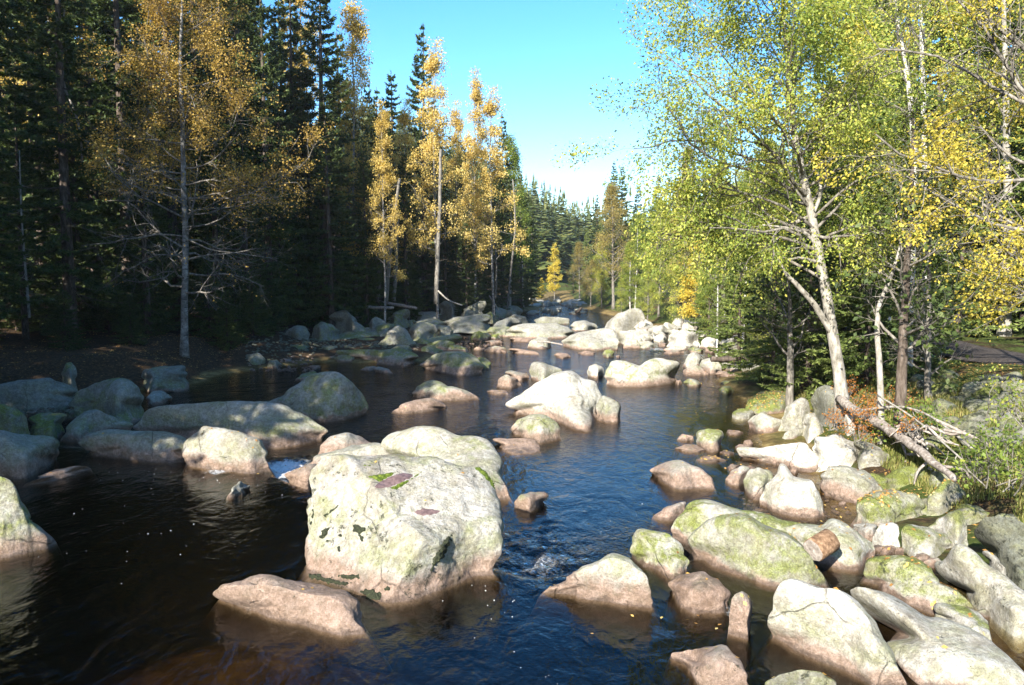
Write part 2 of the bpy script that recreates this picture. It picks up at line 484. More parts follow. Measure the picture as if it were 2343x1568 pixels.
gx = axis([(-400, -300, 50), (-300, -100, 25), (-100, -40, 5), (-40, -18, 1), (-18, 18, 0.28), (18, 40, 1), (40, 100, 5), (100, 300, 25), (300, 401, 50)])
gy = axis([(-120, -20, 10), (-20, 2, 1), (2, 48, 0.3), (48, 120, 0.9), (120, 260, 5), (260, 500, 20), (500, 801, 50)])
me, GV, _ = grid_mesh('ground', gx, gy, ground_z, M['ground'])
ground = link('ground', me)
tag(ground, kind='structure')
ground['label'] = 'forest floor and stony stream bed'

FOAM = [(-5.5, 18.1, 0.75, 0.9, 1.05), (-5.35, 17.3, 0.6, 0.45, 1.0), (-5.6, 17.9, 0.45, 0.6, 1.1), (-6.6, 16.7, 0.5, 0.3, 0.75), (-5.9, 16.8, 0.4, 0.3, 0.8),
        (0.45, 12.0, 0.75, 1.0, 0.60), (0.5, 13.2, 0.55, 0.9, 0.48), (0.9, 11.4, 0.4, 0.4, 0.5), (2.4, 11.9, 0.22, 0.3, 0.55), (2.9, 9.7, 0.25, 0.3, 0.6),
        (8.8, 46, 1.2, 1.6, 0.7), (10.2, 42.5, 1.1, 0.9, 0.7), (12.9, 41.5, 1.0, 0.8, 0.7), (5.5, 86, 1.5, 5, 0.6), (6.5, 100, 1.5, 6, 0.6), (-0.5, 22.0, 1.0, 0.6, 0.25), (-6.0, 22.0, 0.7, 0.9, 0.35)]
def build_water():
    xs = axis([(-30, -10, 0.5), (-10, 9, 0.09), (9, 46, 0.5)])
    ys = axis([(-12, 6, 0.6), (6, 22, 0.1), (22, 60, 0.3), (60, 175, 1.2)])
    X, Y = np.meshgrid(xs, ys)
    x, y = X.ravel(), Y.ravel()
    z = water_z(x, y)
    lip = interp(x, LIP)
    s = (y - lip)
    riff = np.exp(-((s - 0.9) / 1.4) ** 2) * 0.05
    z = z + riff * fbm(np.stack([x * 2.2, y * 2.2, 0 * x], 1), 3) * 0.9
    z = z + 0.012 * fbm(np.stack([x * 1.2, y * 0.7, 0 * x + 3], 1), 3) * sstep((y - 12) / 6)
    foam = np.zeros_like(x)
    for (fx, fy, sx, sy, a) in FOAM:
        foam = np.maximum(foam, a * np.exp(-((x - fx) / sx) ** 2 - ((y - fy) / sy) ** 2))
    z = z + np.clip(foam, 0, 1) * 0.20 * fbm(np.stack([x * 4.5, y * 4.5, 0 * x + 9], 1), 3, .6)
    rough = 0.16 + 0.84 * sstep((y - 17) / 8)
    rough = np.maximum(rough, 0.8 * np.exp(-((s - 1.2) / 1.6) ** 2) * (x > -7))
    calm = np.exp(-(((x - 6) / 2.6) ** 2 + ((y - 23.5) / 4.5) ** 2)) * 0.95
    rough = rough * (1 - calm)
    rough = np.maximum(rough, 0.95 * np.exp(-(((x + 5) / 6) ** 2 + ((y - 30) / 6) ** 2)))
    top = np.stack([x, y, z], 1)
    bot = top.copy(); bot[:, 2] = -6
    nx, ny = len(xs), len(ys)
    i = np.arange(nx * ny).reshape(ny, nx)
    def q(ii, flip):
        f = np.stack([ii[:-1, :-1].ravel(), ii[:-1, 1:].ravel(), ii[1:, 1:].ravel(), ii[1:, :-1].ravel()], 1)
        return f[:, ::-1] if flip else f
    # closed body: top sheet, coarse bottom ring and sides
    ring = np.concatenate([i[0, :-1], i[:-1, -1], i[-1, :0:-1], i[:0:-1, 0]])
    nb = len(ring)
    Vb = bot[ring]
    base = len(top)
    a = ring; b = np.roll(ring, -1); c = base + np.arange(nb); d = base + np.roll(np.arange(nb), -1)
    side = np.stack([a, c, d, b], 1)
    cen = np.array([[5.0, 60.0, -6.0]])
    ci = base + nb
    fan = np.stack([c, np.full(nb, ci), d], 1)
    me = mesh_np('water', np.concatenate([top, Vb, cen]), [q(i, False), side, fan], M['water'], True)
    for nm, arr in (('foam', foam), ('rough', rough)):
        at = me.attributes.new(nm, 'FLOAT', 'POINT')
        full = np.zeros(len(me.vertices), np.float32)
        full[:len(arr)] = arr
        at.data.foreach_set('value', full)
    o = link('water', me)
    tag(o, kind='structure')
    o['label'] = 'clear brown mountain stream reflecting blue sky'
    return o
water = build_water()

# gravel path on the right bank
def strip_path():
    cs = [(19.5, 6, 2.6), (17.0, 14, 2.6), (15.2, 20, 2.5), (15.6, 27, 2.3), (17.0, 36, 2.2), (19, 48, 2.2), (19, 62, 2.2), (18, 80, 2.0)]
    ys = np.arange(6, 80, 0.4)
    cx = np.interp(ys, [c[1] for c in cs], [c[0] for c in cs])
    w = np.interp(ys, [c[1] for c in cs], [c[2] for c in cs]) / 2
    ts = np.linspace(-1, 1, 9)
    X = cx[:, None] + w[:, None] * ts[None]
    Y = np.repeat(ys[:, None], 9, 1)
    Z = ground_z(X.ravel(), Y.ravel()) + 0.06
    zz = Z.reshape(X.shape)
    zz = np.maximum(zz, zz.mean(1)[:, None] * 0.85 + zz * 0.15)
    zz[:, 0] -= 0.12; zz[:, -1] -= 0.12
    V = np.stack([X.ravel(), Y.ravel(), zz.ravel()], 1)
    i = np.arange(len(V)).reshape(len(ys), 9)
    Fq = np.stack([i[:-1, :-1].ravel(), i[:-1, 1:].ravel(), i[1:, 1:].ravel(), i[1:, :-1].ravel()], 1)
    o = link('path', mesh_np('path', V, Fq, M['path'], True))
    tag(o, kind='structure'); o['label'] = 'grey gravel footpath along the right bank'
strip_path()
# ------------------------------------------------------------------ boulders: outlines read off the photograph, grown into solid stones
# region -> (x offset, y offset, scale) of the enlarged views the outlines were read from
RG = {'F': (0, 0, 1), 'A': (0, 786.3, .4983), 'B': (604.8, 635.1, .3614), 'C': (604.8, 967.8, .3826), 'D': (1330.7, 665.3, .30861),
      'E': (1391.2, 967.8, .4058), 'G': (1814.5, 665.3, .3472), 'H': (1391.2, 683.5, .15489), 'K': (604.8, 665.3, .20652), 'L': (1149.2, 362.9, .27002)}
# (name, region, outline, label, options: z base height, d depth ratio, a angularity, p reddish band height, m algae, t paleness, lowered for stones in shade, k lichen)
ROCKS = [
('boulder','C','262,270 330,215 450,195 620,205 800,200 985,200 1110,235 1240,260 1330,310 1400,390 1430,470 1450,590 1445,720 1430,830 1410,920 1330,905 1200,935 1060,990 940,1040 820,1065 730,1085 640,1080 570,1000 420,960 290,930 215,905 205,800 215,730 235,640 228,500 250,380','huge pale blocky boulder with a mossy rain puddle on top',dict(d=.95,a=.75,p=.34,m=.55,t=1.05,k=.6,hero=1)),
('boulder','F','475,1360 505,1335 560,1325 600,1312 680,1325 745,1340 800,1350 825,1375 850,1435 848,1450 790,1455 700,1430 600,1400 520,1385','long pinkish slab lying in the water before the huge puddle boulder',dict(d=.5,a=.6,p=.75,m=.25,t=1.1,k=.3)),
('boulder','C','150,290 300,195 420,165 640,120 860,90 1010,60 1060,80 1090,140 1095,215 1060,300 800,320 400,320 200,330','flat-topped grey slab in shade close behind the huge puddle boulder',dict(d=.55,a=.7,p=.3,m=.25,t=.75)),
('rock','C','110,310 170,280 260,240 330,240 330,330 280,390 200,385 150,350','wet brown rock beside the small white cascade',dict(d=.7,p=.6,m=.1,t=.6)),
('boulder','C','670,125 740,60 870,5 960,5 1080,35 1150,75 1300,70 1370,130 1420,210 1440,300 1500,400 1450,455 1300,470 1000,380 760,250','rounded boulder behind the flat grey slab, sunlit hump and green shaded end',dict(d=.8,a=.2,p=.3,m=.6,t=.95)),
('rock','C','300,200 330,130 380,85 430,65 500,55 590,85 620,105 670,130 640,180 480,210','small sunlit orange-brown hump just right of the white cascade',dict(d=.7,a=.2,p=.45,m=.1,t=1)),
('rock','C','1345,90 1500,90 1620,95 1665,155 1640,180 1500,190 1430,170','flat reddish slab with a blunt end in the blue water',dict(d=.5,a=.7,p=.6,m=.25,t=.8)),
('rock','C','1485,480 1530,430 1600,408 1680,412 1710,435 1650,495 1580,535 1510,510','small brown stone with green top right of the puddle boulder',dict(d=.6,a=.5,p=.35,m=.8,t=.8)),
('boulder','B','1550,960 1600,900 1690,862 1780,865 1850,910 1890,985 1870,1020 1740,1045 1640,1015 1560,975','round green-topped boulder in front of the big white pyramid rock',dict(d=.8,a=.15,p=.28,m=.7,t=1)),
('boulder','B','1525,830 1530,790 1640,710 1760,635 1860,585 1950,585 2030,630 2110,650 2140,720 2155,780 2120,860 2110,930 2060,975 2000,965 1900,920 1780,875 1650,850','big white sunlit pyramid-shaped boulder in midstream',dict(d=.75,a=.6,p=.3,m=.15,t=1.3)),
('rock','B','2140,740 2220,770 2255,800 2260,900 2240,920 2160,920 2100,900 2100,800','dark shaded rock tucked against the right of the white pyramid boulder',dict(d=.9,a=.6,p=.3,m=.4,t=.6)),
('rock','B','1670,590 1690,540 1740,525 1820,555 1890,580 1880,640 1760,670 1690,640','grey-green rock peeping up behind the white pyramid boulder',dict(d=.8,a=.3,p=.1,m=.5,t=.9)),
('rock','B','1460,680 1480,640 1530,610 1600,640 1635,680 1560,700 1480,695','brown rounded stone left of the white pyramid boulder',dict(d=.8,a=.4,p=.5,m=.2,t=.8)),
('rock','B','1510,600 1560,585 1670,610 1680,640 1620,660 1560,640','dark low stone behind the brown rounded stone',dict(d=.8,p=.3,m=.1,t=.5)),
('boulder','B','920,740 960,690 1010,655 1080,645 1130,660 1170,690 1280,710 1350,745 1375,765 1280,775 1100,780 960,760','humped green boulder with a long low brown tail in midstream',dict(d=.6,a=.2,p=.3,m=.7,t=.7)),
('boulder','B','790,850 870,800 960,770 1060,760 1120,780 1165,820 1050,845 900,860','low smooth brown rock in front of the humped green boulder',dict(d=.5,a=.1,p=.6,m=.1,t=.6)),
('boulder','B','-20,800 100,750 200,680 270,620 360,590 450,588 530,625 600,690 640,760 675,840 600,880 480,905 370,915 250,900 100,890 0,870','large dome boulder in shade rising behind the long grey slab',dict(d=.85,a=.1,p=.15,m=.75,t=.72,k=.3)),
('boulder','A','600,390 650,310 720,285 900,270 1100,262 1300,275 1420,330 1530,410 1480,440 1350,465 1250,480 1000,450 800,430 650,410','long smooth grey slab in shade with a brown sloping end',dict(d=.4,a=.25,p=.35,m=.55,t=.75)),
('boulder','A','350,460 380,420 470,390 640,395 760,400 850,430 900,480 870,530 800,545 650,540 500,510 380,490','low greyish-pink slab below the long grey slab',dict(d=.5,a=.3,p=.3,m=.4,t=.75)),
('boulder','A','830,530 840,450 880,415 930,370 1020,380 1120,410 1200,440 1240,500 1250,570 1150,590 950,575 850,555','brown boulder half in sun, strewn with yellow leaves above the cascade',dict(d=.8,a=.3,p=.3,m=.4,t=.95,lv=40)),
('boulder','A','265,440 300,380 380,310 450,300 540,340 620,365 610,410 450,420 350,455','peaked grey-green rock left of the long grey slab',dict(d=.8,a=.5,p=.2,m=.6,t=.7)),
('boulder','A','-120,420 0,400 100,410 230,420 275,450 285,500 230,560 130,620 70,625 0,620 -120,620','massive grey boulder cut by the left edge with a brown side',dict(d=.8,a=.6,p=.4,m=.4,t=.75)),
('boulder','A','-120,640 -60,600 0,600 60,610 90,680 120,760 160,830 220,860 298,905 230,935 100,965 0,985 -110,985','sunlit boulder at the left edge with green band and reddish foot',dict(d=.8,a=.3,p=.3,m=1,t=.95)),
('rock','A','100,655 170,610 260,575 370,555 440,580 410,590 280,630 180,652','thin wedge-shaped stone lying low in the dark pool',dict(d=.4,a=.5,p=.4,m=.3,t=.7)),
('boulder','A','-100,300 0,275 60,290 120,330 140,400 60,425 -90,420','mossy boulder at the left edge behind the massive grey boulder',dict(d=.8,a=.3,p=.1,m=1,t=.6,z=.1)),
('rock','A','125,345 180,320 250,315 310,320 310,350 240,405 150,400','smooth dark mossy stone like a loaf on the left bank',dict(d=.6,a=.1,p=.05,m=1,t=.4,z=.05)),
('boulder','A','-120,215 0,185 100,165 220,155 320,190 360,215 330,270 150,280 -100,280','long bluish-grey boulder at the back of the left bank',dict(d=.6,a=.3,p=.05,m=.4,t=.6,z=.2)),
('boulder','A','295,290 350,215 450,170 540,155 590,165 640,200 670,250 665,290 600,315 540,335 490,320 400,300','green blocky boulder with a dark right face on the left bank',dict(d=.9,a=.7,p=.05,m=.8,t=.6,z=.05)),
('rock','A','670,250 700,215 750,215 800,250 740,280 680,285','pale low rock with a few leaves by the dark backwater',dict(d=.8,p=.1,m=.1,t=.8,lv=10)),
('rock','A','280,140 300,90 325,82 350,110 355,150 330,185 290,175','small upright mossy stone on the leaf-strewn left bank',dict(d=.8,a=.4,p=0,m=.8,t=.7,z=.4)),
('boulder','A','630,160 660,120 740,100 850,100 865,140 840,175 700,185','flat dark shelf of rock at the edge of the leaf-strewn bank',dict(d=.7,a=.8,p=.1,m=.5,t=.5,z=.1)),
('rock','A','1095,95 1130,50 1190,38 1220,70 1225,105 1160,112','dark rounded stone at the mouth of the backwater',dict(d=.8,a=.3,p=.1,m=.5,t=.5)),
('rock','A','1035,710 1065,660 1100,630 1155,655 1120,690 1060,708','small grey triangular stone in the dark pool',dict(d=.7,a=.7,p=.1,m=.1,t=.7)),
('rock','A','1415,105 1450,88 1488,85 1470,110 1440,118','small tilted pinkish slab catching sun in the backwater',dict(d=.6,a=.7,p=.3,m=0,t=.9)),
('rock','A','1350,165 1390,135 1450,125 1460,150 1400,175','mossy stone half hidden behind the large dome boulder',dict(d=.8,p=.1,m=.9,t=.5)),
('boulder','B','970,555 1060,490 1150,465 1250,462 1330,490 1400,560 1380,605 1300,622 1170,615 1050,585','broad shaded boulder with green top and brown foot in midstream',dict(d=.7,a=.3,p=.45,m=.8,t=.6)),
('rock','B','1350,505 1400,505 1440,545 1430,580 1390,585 1340,560','mossy end stone behind the broad shaded boulder',dict(d=.9,p=.1,m=.9,t=.5)),
('boulder','B','420,500 440,460 560,455 720,455 880,450 940,470 980,500 950,540 900,555 780,555 700,530 560,520','long flat green-topped shelf rock in the shade',dict(d=.45,a=.5,p=.35,m=.9,t=.6,lv=25)),
('rock','B','1130,460 1170,430 1230,425 1300,455 1280,468 1180,465','yellow-green stone catching sun above the broad shaded boulder',dict(d=.7,p=.08,m=1,t=.9)),
('rock','B','1380,465 1420,440 1470,432 1530,445 1545,470 1480,478','sunlit pink-and-green low stone in the riffle',dict(d=.6,p=.3,m=.9,t=.9)),
('rock','B','1660,440 1680,400 1740,370 1790,380 1825,430 1800,450 1730,455','sunlit golden pyramid stone at the tail of the riffle',dict(d=.8,a=.7,p=.12,m=.4,t=1)),
('boulder','B','1870,405 1950,360 2080,330 2200,315 2235,350 2250,420 2245,455 2100,462 1960,455 1900,430','big wedge boulder with sunlit sloping back and dark blunt face',dict(d=.5,a=.7,p=.15,m=.3,t=.85)),
('boulder','D','230,300 330,290 400,320 460,370 472,415 420,415 300,390 240,370','pale boulder behind the dark blunt face of the wedge boulder',dict(d=.8,a=.4,p=.1,m=.3,t=1.1)),
('rock','D','290,400 310,360 360,350 410,360 435,400 430,432 300,432','cream block of rock right beside the wedge boulder',dict(d=.8,a=.6,p=.25,m=.4,t=1)),
('boulder','B','1525,340 1560,310 1640,292 1740,290 1850,290 1930,315 1970,350 1930,385 1800,390 1650,390 1550,370','long broad grey boulder behind the riffle',dict(d=.5,a=.3,p=.1,m=.4,t=.85)),
('rock','B','1545,395 1560,378 1640,378 1700,392 1690,410 1580,407','flat brown slab at the foot of the long broad grey boulder',dict(d=.5,a=.6,p=.4,m=.1,t=.6)),
('boulder','B','1930,310 1960,275 2030,270 2100,295 2120,320 2040,340 1950,340','rounded grey boulder behind the wedge boulder',dict(d=.8,a=.2,p=0,m=.3,t=.85)),
('boulder','B','1420,330 1470,280 1530,250 1590,255 1640,290 1580,320 1540,350 1430,350','bluish peaked boulder left of the long broad grey boulder',dict(d=.8,a=.4,p=.1,m=.3,t=.65)),
('rock','B','1300,390 1320,350 1360,338 1400,355 1420,390 1360,402','green round stone in the shade at the end of the boulder bar',dict(d=.8,p=.05,m=1,t=.6)),
('rock','B','1425,388 1440,360 1480,355 1500,388 1460,393','smaller green stone beside the green round stone',dict(d=.8,p=.05,m=1,t=.6)),
('boulder','B','1225,330 1240,300 1300,293 1380,305 1385,340 1300,362 1235,357','boxy boulder with a purple-brown foot on the boulder bar',dict(d=.8,a=.7,p=.4,m=.5,t=.6)),
('boulder','B','980,425 1010,395 1110,365 1200,360 1260,385 1240,410 1150,422 1030,434','low two-humped green boulder by the backwater outlet',dict(d=.5,a=.3,p=.1,m=.8,t=.65)),
('boulder','B','915,330 950,290 1020,280 1080,300 1100,340 1060,375 970,395 930,385','egg-shaped tilted grey-green boulder on the bar',dict(d=.8,a=.2,p=.05,m=.7,t=.65,z=.1)),
('boulder','B','1070,330 1100,295 1170,310 1200,340 1190,360 1110,370','angular boulder right of the egg-shaped tilted boulder',dict(d=.8,a=.7,p=.1,m=.6,t=.6,z=.1)),
('boulder','B','680,440 740,390 790,330 850,300 910,320 930,380 980,420 960,452 850,450 700,452','steep sail-shaped boulder on the gravel of the bar',dict(d=.6,a=.6,p=.1,m=.6,t=.7)),
('boulder','B','380,400 430,370 520,345 620,335 700,345 760,370 720,402 600,412 450,417','broad whaleback boulder above the shaded gravel',dict(d=.6,a=.2,p=.15,m=.9,t=.65)),
('boulder','B','110,400 140,330 200,300 260,305 290,360 285,410 220,422','dark blue-grey standing boulder at the forest edge',dict(d=.8,a=.3,p=0,m=.5,t=.5,z=.1)),
('boulder','B','290,370 310,310 360,275 420,295 490,340 460,375 350,390','peaked mossy boulder behind the dark standing boulder',dict(d=.8,a=.4,p=0,m=.8,t=.55,z=.2)),
('boulder','B','680,335 720,300 780,288 830,295 850,330 780,355 700,350','smooth green boulder behind the sail-shaped boulder',dict(d=.8,a=.2,p=0,m=.9,t=.6,z=.2)),
('rock','B','650,300 680,260 710,245 770,280 760,305 680,325','small twin-peaked grey rock in the middle of the bar',dict(d=.8,a=.7,p=0,m=.4,t=.6,z=.4)),
('boulder','B','395,250 450,215 520,200 560,240 610,290 655,325 560,330 480,310','sloping dark boulder trailing down from the forest edge',dict(d=.6,a=.4,p=0,m=.5,t=.5,z=.5)),
('boulder','B','560,245 600,205 680,190 770,200 780,245 700,265 600,270','mossy flat boulder under the fallen logs',dict(d=.6,a=.4,p=0,m=1,t=.45,z=.6)),
('boulder','B','770,265 830,215 910,185 925,240 890,280 820,290','tilted mossy slab at the top of the bar',dict(d=.8,a=.8,p=0,m=.8,t=.5,z=.5)),
('boulder','B','930,245 980,215 1080,215 1130,240 1100,265 980,265','long grey boulder below the blue-shaded trunk',dict(d=.6,a=.3,p=0,m=.5,t=.55,z=.5)),
('boulder','B','930,285 1000,260 1090,258 1160,290 1100,315 960,312','low green-grey boulder in the middle rank of the bar',dict(d=.6,a=.2,p=0,m=.7,t=.6,z=.3)),
('boulder','B','1120,280 1200,250 1320,235 1420,230 1445,270 1400,312 1280,310 1180,315','long jointed boulder ending in a dark rounded nose',dict(d=.5,a=.5,p=0,m=.6,t=.6,z=.3)),
('boulder','B','1100,175 1140,145 1190,160 1230,210 1200,240 1120,230','dark pointed boulder beside the blue-shaded trunk',dict(d=.8,a=.4,p=0,m=.5,t=.5,z=.6)),
('boulder','B','1235,215 1300,170 1380,142 1410,150 1400,195 1370,220 1260,245','big ramp-shaped boulder under the forest wall',dict(d=.6,a=.7,p=0,m=.5,t=.55,z=.6)),
('rock','B','1390,235 1430,215 1470,245 1450,270 1400,262','mossy hump right of the ramp-shaped boulder',dict(d=.8,p=0,m=1,t=.5,z=.5)),
('boulder','B','1535,258 1580,232 1650,245 1672,280 1600,285','dark low boulder under the last trees of the left bank',dict(d=.8,p=0,m=.6,t=.5,z=.2)),
('boulder','B','1700,270 1760,245 1860,250 1930,260 1940,295 1840,292 1710,298','flat-topped shaded boulder behind the long broad grey boulder',dict(d=.6,a=.5,p=0,m=.4,t=.6)),
('rock','B','40,430 70,405 130,400 180,440 120,462 50,458','mossy brown stone below the dark standing boulder',dict(d=.8,a=.4,p=.2,m=.8,t=.4)),
('rock','B','295,482 340,450 420,435 430,470 340,492','green slanting slab left of the flat shelf rock',dict(d=.6,a=.6,p=.2,m=.8,t=.55)),
('rock','B','100,540 120,510 170,520 190,545 140,552','greyish flat stone in the still backwater',dict(d=.8,a=.5,p=.2,m=.1,t=.65)),
('rock','B','10,570 30,525 80,520 115,550 80,577','dark stone at the left end of the still backwater',dict(d=.8,a=.3,p=.1,m=.4,t=.45)),
('rock','B','195,505 230,482 300,478 305,500 240,512','dark flat stone under the green slanting slab',dict(d=.6,a=.3,p=.3,m=.1,t=.4)),
('rock','B','298,385 330,365 380,375 372,398 310,400','dark pebble-like stone left of the whaleback boulder',dict(d=.8,p=.1,m=.3,t=.45)),
('rock','B','1540,460 1560,442 1640,455 1750,475 1740,489 1600,482','long thin wet stone in the riffle',dict(d=.5,p=.6,m=0,t=.6)),
('rock','B','1825,492 1850,475 1920,480 1945,505 1880,517','dark wet stone in the blue riffle below the wedge boulder',dict(d=.8,p=.4,m=0,t=.35)),
('rock','B','1980,478 2030,462 2100,475 2090,492 2000,490','flat black stone under the wedge boulder',dict(d=.6,p=.3,m=0,t=.35)),
('rock','B','2137,490 2150,460 2190,452 2220,475 2210,500 2170,510','small sunlit green-topped stone right of the black stone',dict(d=.8,p=.1,m=1,t=1)),
('rock','B','2222,502 2240,490 2256,504 2240,513','tiny pale stone awash near the wedge boulder',dict(d=.8,p=.3,m=0,t=.9)),
('rock','B','1400,722 1440,710 1530,715 1550,737 1450,740','flat brown stone awash below the brown rounded stone',dict(d=.5,p=.5,m=0,t=.6)),
('rock','B','1320,458 1340,438 1380,445 1388,462','small brown stone at the head of the riffle',dict(d=.8,p=.3,m=.1,t=.6)),
('rock','B','860,562 890,535 930,540 930,562 880,572','brown stone below the right end of the shelf rock',dict(d=.8,a=.4,p=.4,m=.1,t=.55)),
('rock','B','708,552 720,525 755,525 762,552','pale cobble leaning on the flat shelf rock',dict(d=.8,p=.2,m=.1,t=.7)),
('rock','B','600,585 640,565 700,560 720,580 660,592','grey flat stone of the little cobble island',dict(d=.7,p=.2,m=0,t=.65)),
('rock','B','690,580 720,560 790,580 820,605 780,612 700,596','pale cobble heap stone of the little cobble island',dict(d=.7,p=.2,m=0,t=.7)),
('rock','B','1480,470 1500,460 1535,470 1530,480','tiny wet stone beside the pink-and-green low stone',dict(d=.8,p=.3,m=0,t=.5)),
('rock','B','1390,405 1440,395 1500,400 1510,420 1430,428','wet cobble at the upper edge of the riffle',dict(d=.7,p=.3,m=0,t=.5)),
('boulder','D','160,255 200,215 270,165 370,120 430,128 470,180 465,235 400,262 300,275 210,277','great sloping grey boulder half in shade on the right bank',dict(d=.45,a=.3,p=0,m=.35,t=.85,z=.1)),
('rock','D','340,275 370,245 395,265 402,298 350,302','blue-grey stone in front of the great sloping boulder',dict(d=.8,a=.5,p=0,m=.2,t=.6)),
('rock','D','390,312 430,275 500,258 550,270 540,305 480,327','pink rounded boulder at the water right of the great sloping boulder',dict(d=.7,a=.3,p=.5,m=.1,t=1)),
('boulder','D','640,335 680,312 760,280 850,320 880,365 780,390 700,390 650,370','large cream boulder in the heap on the far right bank',dict(d=.7,a=.4,p=0,m=.3,t=1.2,z=.1)),
('rock','H','875,640 895,545 940,500 985,500 1015,570 1020,640 950,675','upright cream boulder in front of the large cream boulder',dict(d=.8,a=.5,p=.15,m=.3,t=1.2)),
('rock','H','640,505 740,465 820,490 880,560 850,600 760,600 690,560','long greyish stone at the inlet of the side channel',dict(d=.6,a=.4,p=.3,m=.3,t=.9)),
('rock','D','558,398 580,380 630,390 622,417 570,417','small tan block at the side channel mouth',dict(d=.8,a=.7,p=.3,m=.3,t=.9)),
('boulder','D','598,462 610,405 700,408 782,403 780,440 740,467 650,477','oblong pink-white block at the side channel',dict(d=.5,a=.8,p=.3,m=.1,t=1.2)),
('rock','D','780,432 830,412 905,437 890,467 800,462','dark mossy block behind the oblong pink-white block',dict(d=.7,a=.8,p=.1,m=.9,t=.5)),
('boulder','H','1340,730 1380,620 1440,570 1540,560 1640,620 1660,700 1600,745 1450,745','jagged white boulder beyond the side channel',dict(d=.7,a=.8,p=.1,m=.2,t=1.25)),
('boulder','D','1040,400 1090,340 1150,320 1190,345 1160,405 1080,425','smooth grey-white boulder at the grassy point',dict(d=.8,a=.5,p=0,m=.5,t=1,z=.1)),
('rock','D','1030,437 1060,412 1130,388 1147,442 1080,450','green sharp-edged rock at the grassy point',dict(d=.8,a=.8,p=.05,m=1,t=.7)),
('rock','D','908,452 920,415 1000,410 1042,447 960,460','pink stone at the little fall of the side channel',dict(d=.8,a=.6,p=.4,m=.1,t=1)),
('rock','H','1220,720 1250,640 1290,625 1330,670 1330,725','small white pointed stone in the side-channel heap',dict(d=.8,a=.6,p=.05,m=.1,t=1.2)),
('boulder','D','740,560 790,470 830,450 870,470 910,515 880,570 770,575','leaning white boulder at the left of the still pool row',dict(d=.8,a=.6,p=.1,m=.3,t=1.15)),
('boulder','D','868,570 880,515 940,495 1010,510 1040,560 1042,612 960,620 890,600','rounded cream cube boulder in the row behind the still pool',dict(d=.8,a=.5,p=.25,m=.3,t=1.05)),
('boulder','D','1030,530 1040,515 1100,520 1170,540 1195,605 1130,615 1050,590','sloping cream boulder right of the cube boulder',dict(d=.7,a=.6,p=.15,m=.2,t=1)),
('boulder','D','1170,560 1190,532 1290,535 1350,545 1300,600 1260,645 1190,605','white-edged boulder running into the grassy bank',dict(d=.7,a=.5,p=.1,m=.4,t=1.1)),
('rock','D','735,600 790,560 850,545 900,575 955,625 860,630 760,627','pink low rock with a mossy crack behind the still pool',dict(d=.7,a=.6,p=.35,m=.6,t=1)),
('rock','D','985,622 1010,590 1100,600 1170,634 1080,647','flat pink stone at the back edge of the still pool',dict(d=.6,a=.5,p=.4,m=.1,t=1)),
('boulder','D','160,650 180,570 210,520 290,508 370,530 430,555 470,515 540,495 640,505 720,530 738,570 705,620 697,675 600,702 450,718 250,718 170,690','dazzling white double-humped boulder with green band above a pink foot',dict(d=.55,a=.3,p=.3,m=.75,t=1.45)),
('rock','D','35,610 50,560 100,540 160,565 168,620 120,652 60,642','white round boulder left of the dazzling double-humped boulder',dict(d=.9,a=.3,p=.1,m=.2,t=1.4)),
('rock','D','690,690 700,665 735,662 745,690 715,698','small orange-pink cobble at the corner of the still pool',dict(d=.8,p=.6,m=0,t=1)),
('rock','D','750,680 790,650 850,660 897,692 860,717 790,712','mossy leaf-dotted stone at the back of the still pool',dict(d=.8,a=.4,p=.05,m=.9,t=.6,lv=12)),
('rock','D','1010,742 1050,705 1100,705 1137,742 1080,767 1030,762','dark green stone alone in the still pool',dict(d=.8,a=.2,p=0,m=1,t=.4,lv=12)),
('rock','D','1022,682 1060,665 1130,675 1120,692 1050,694','dark flat stone by the back edge of the still pool',dict(d=.7,p=0,m=.7,t=.35,lv=6)),
('boulder','D','1185,890 1230,800 1330,745 1480,740 1600,790 1620,870 1500,920 1350,925 1230,918','mossy leaf-strewn rock point beside the still pool',dict(d=.9,a=.3,p=.1,m=1,t=.35,lv=260,mx=1)),
('boulder','D','1455,985 1515,860 1580,808 1640,785 1690,840 1695,930 1660,1010 1560,1022','tall pointed yellow-green slab on the right bank',dict(d=.5,a=.8,p=0,m=.7,t=1,z=0.0)),
('boulder','D','1225,970 1260,930 1340,893 1420,935 1490,960 1490,1040 1420,1064 1300,1054 1240,1015','angular white block at the corner of the still pool',dict(d=.8,a=.8,p=.2,m=.3,t=1.2)),
('rock','D','1625,985 1660,915 1725,900 1800,1020 1775,1062 1680,1062','narrow split white stone beside the tall pointed slab',dict(d=.6,a=.8,p=0,m=.5,t=1.1,z=0.1)),
('rock','D','1462,1112 1510,1050 1600,1010 1690,1020 1670,1075 1580,1124 1490,1134','wedge stone with dark underside behind the long white wedge',dict(d=.7,a=.7,p=.15,m=.3,t=1)),
('boulder','D','1695,1180 1720,1080 1800,1075 1890,1060 1960,1090 2050,1130 2095,1200 2030,1265 1900,1275 1760,1250','cracked dazzling white boulder under the orange-leaved bush',dict(d=.8,a=.9,p=0,m=.25,t=1.4,z=0.05)),
('boulder','D','1140,1185 1165,1155 1400,1150 1640,1120 1700,1160 1800,1270 1812,1312 1770,1348 1600,1325 1400,1275 1200,1245 1150,1225','long white wedge of rock pointing into the water',dict(d=.28,a=.7,p=.16,m=.1,t=1.4)),
('boulder','G','390,1000 420,980 520,1000 640,1080 660,1100 560,1130 440,1120','low mossy grey boulder behind the cracked white boulder',dict(d=.7,a=.5,p=0,m=.8,t=.8,z=0.2)),
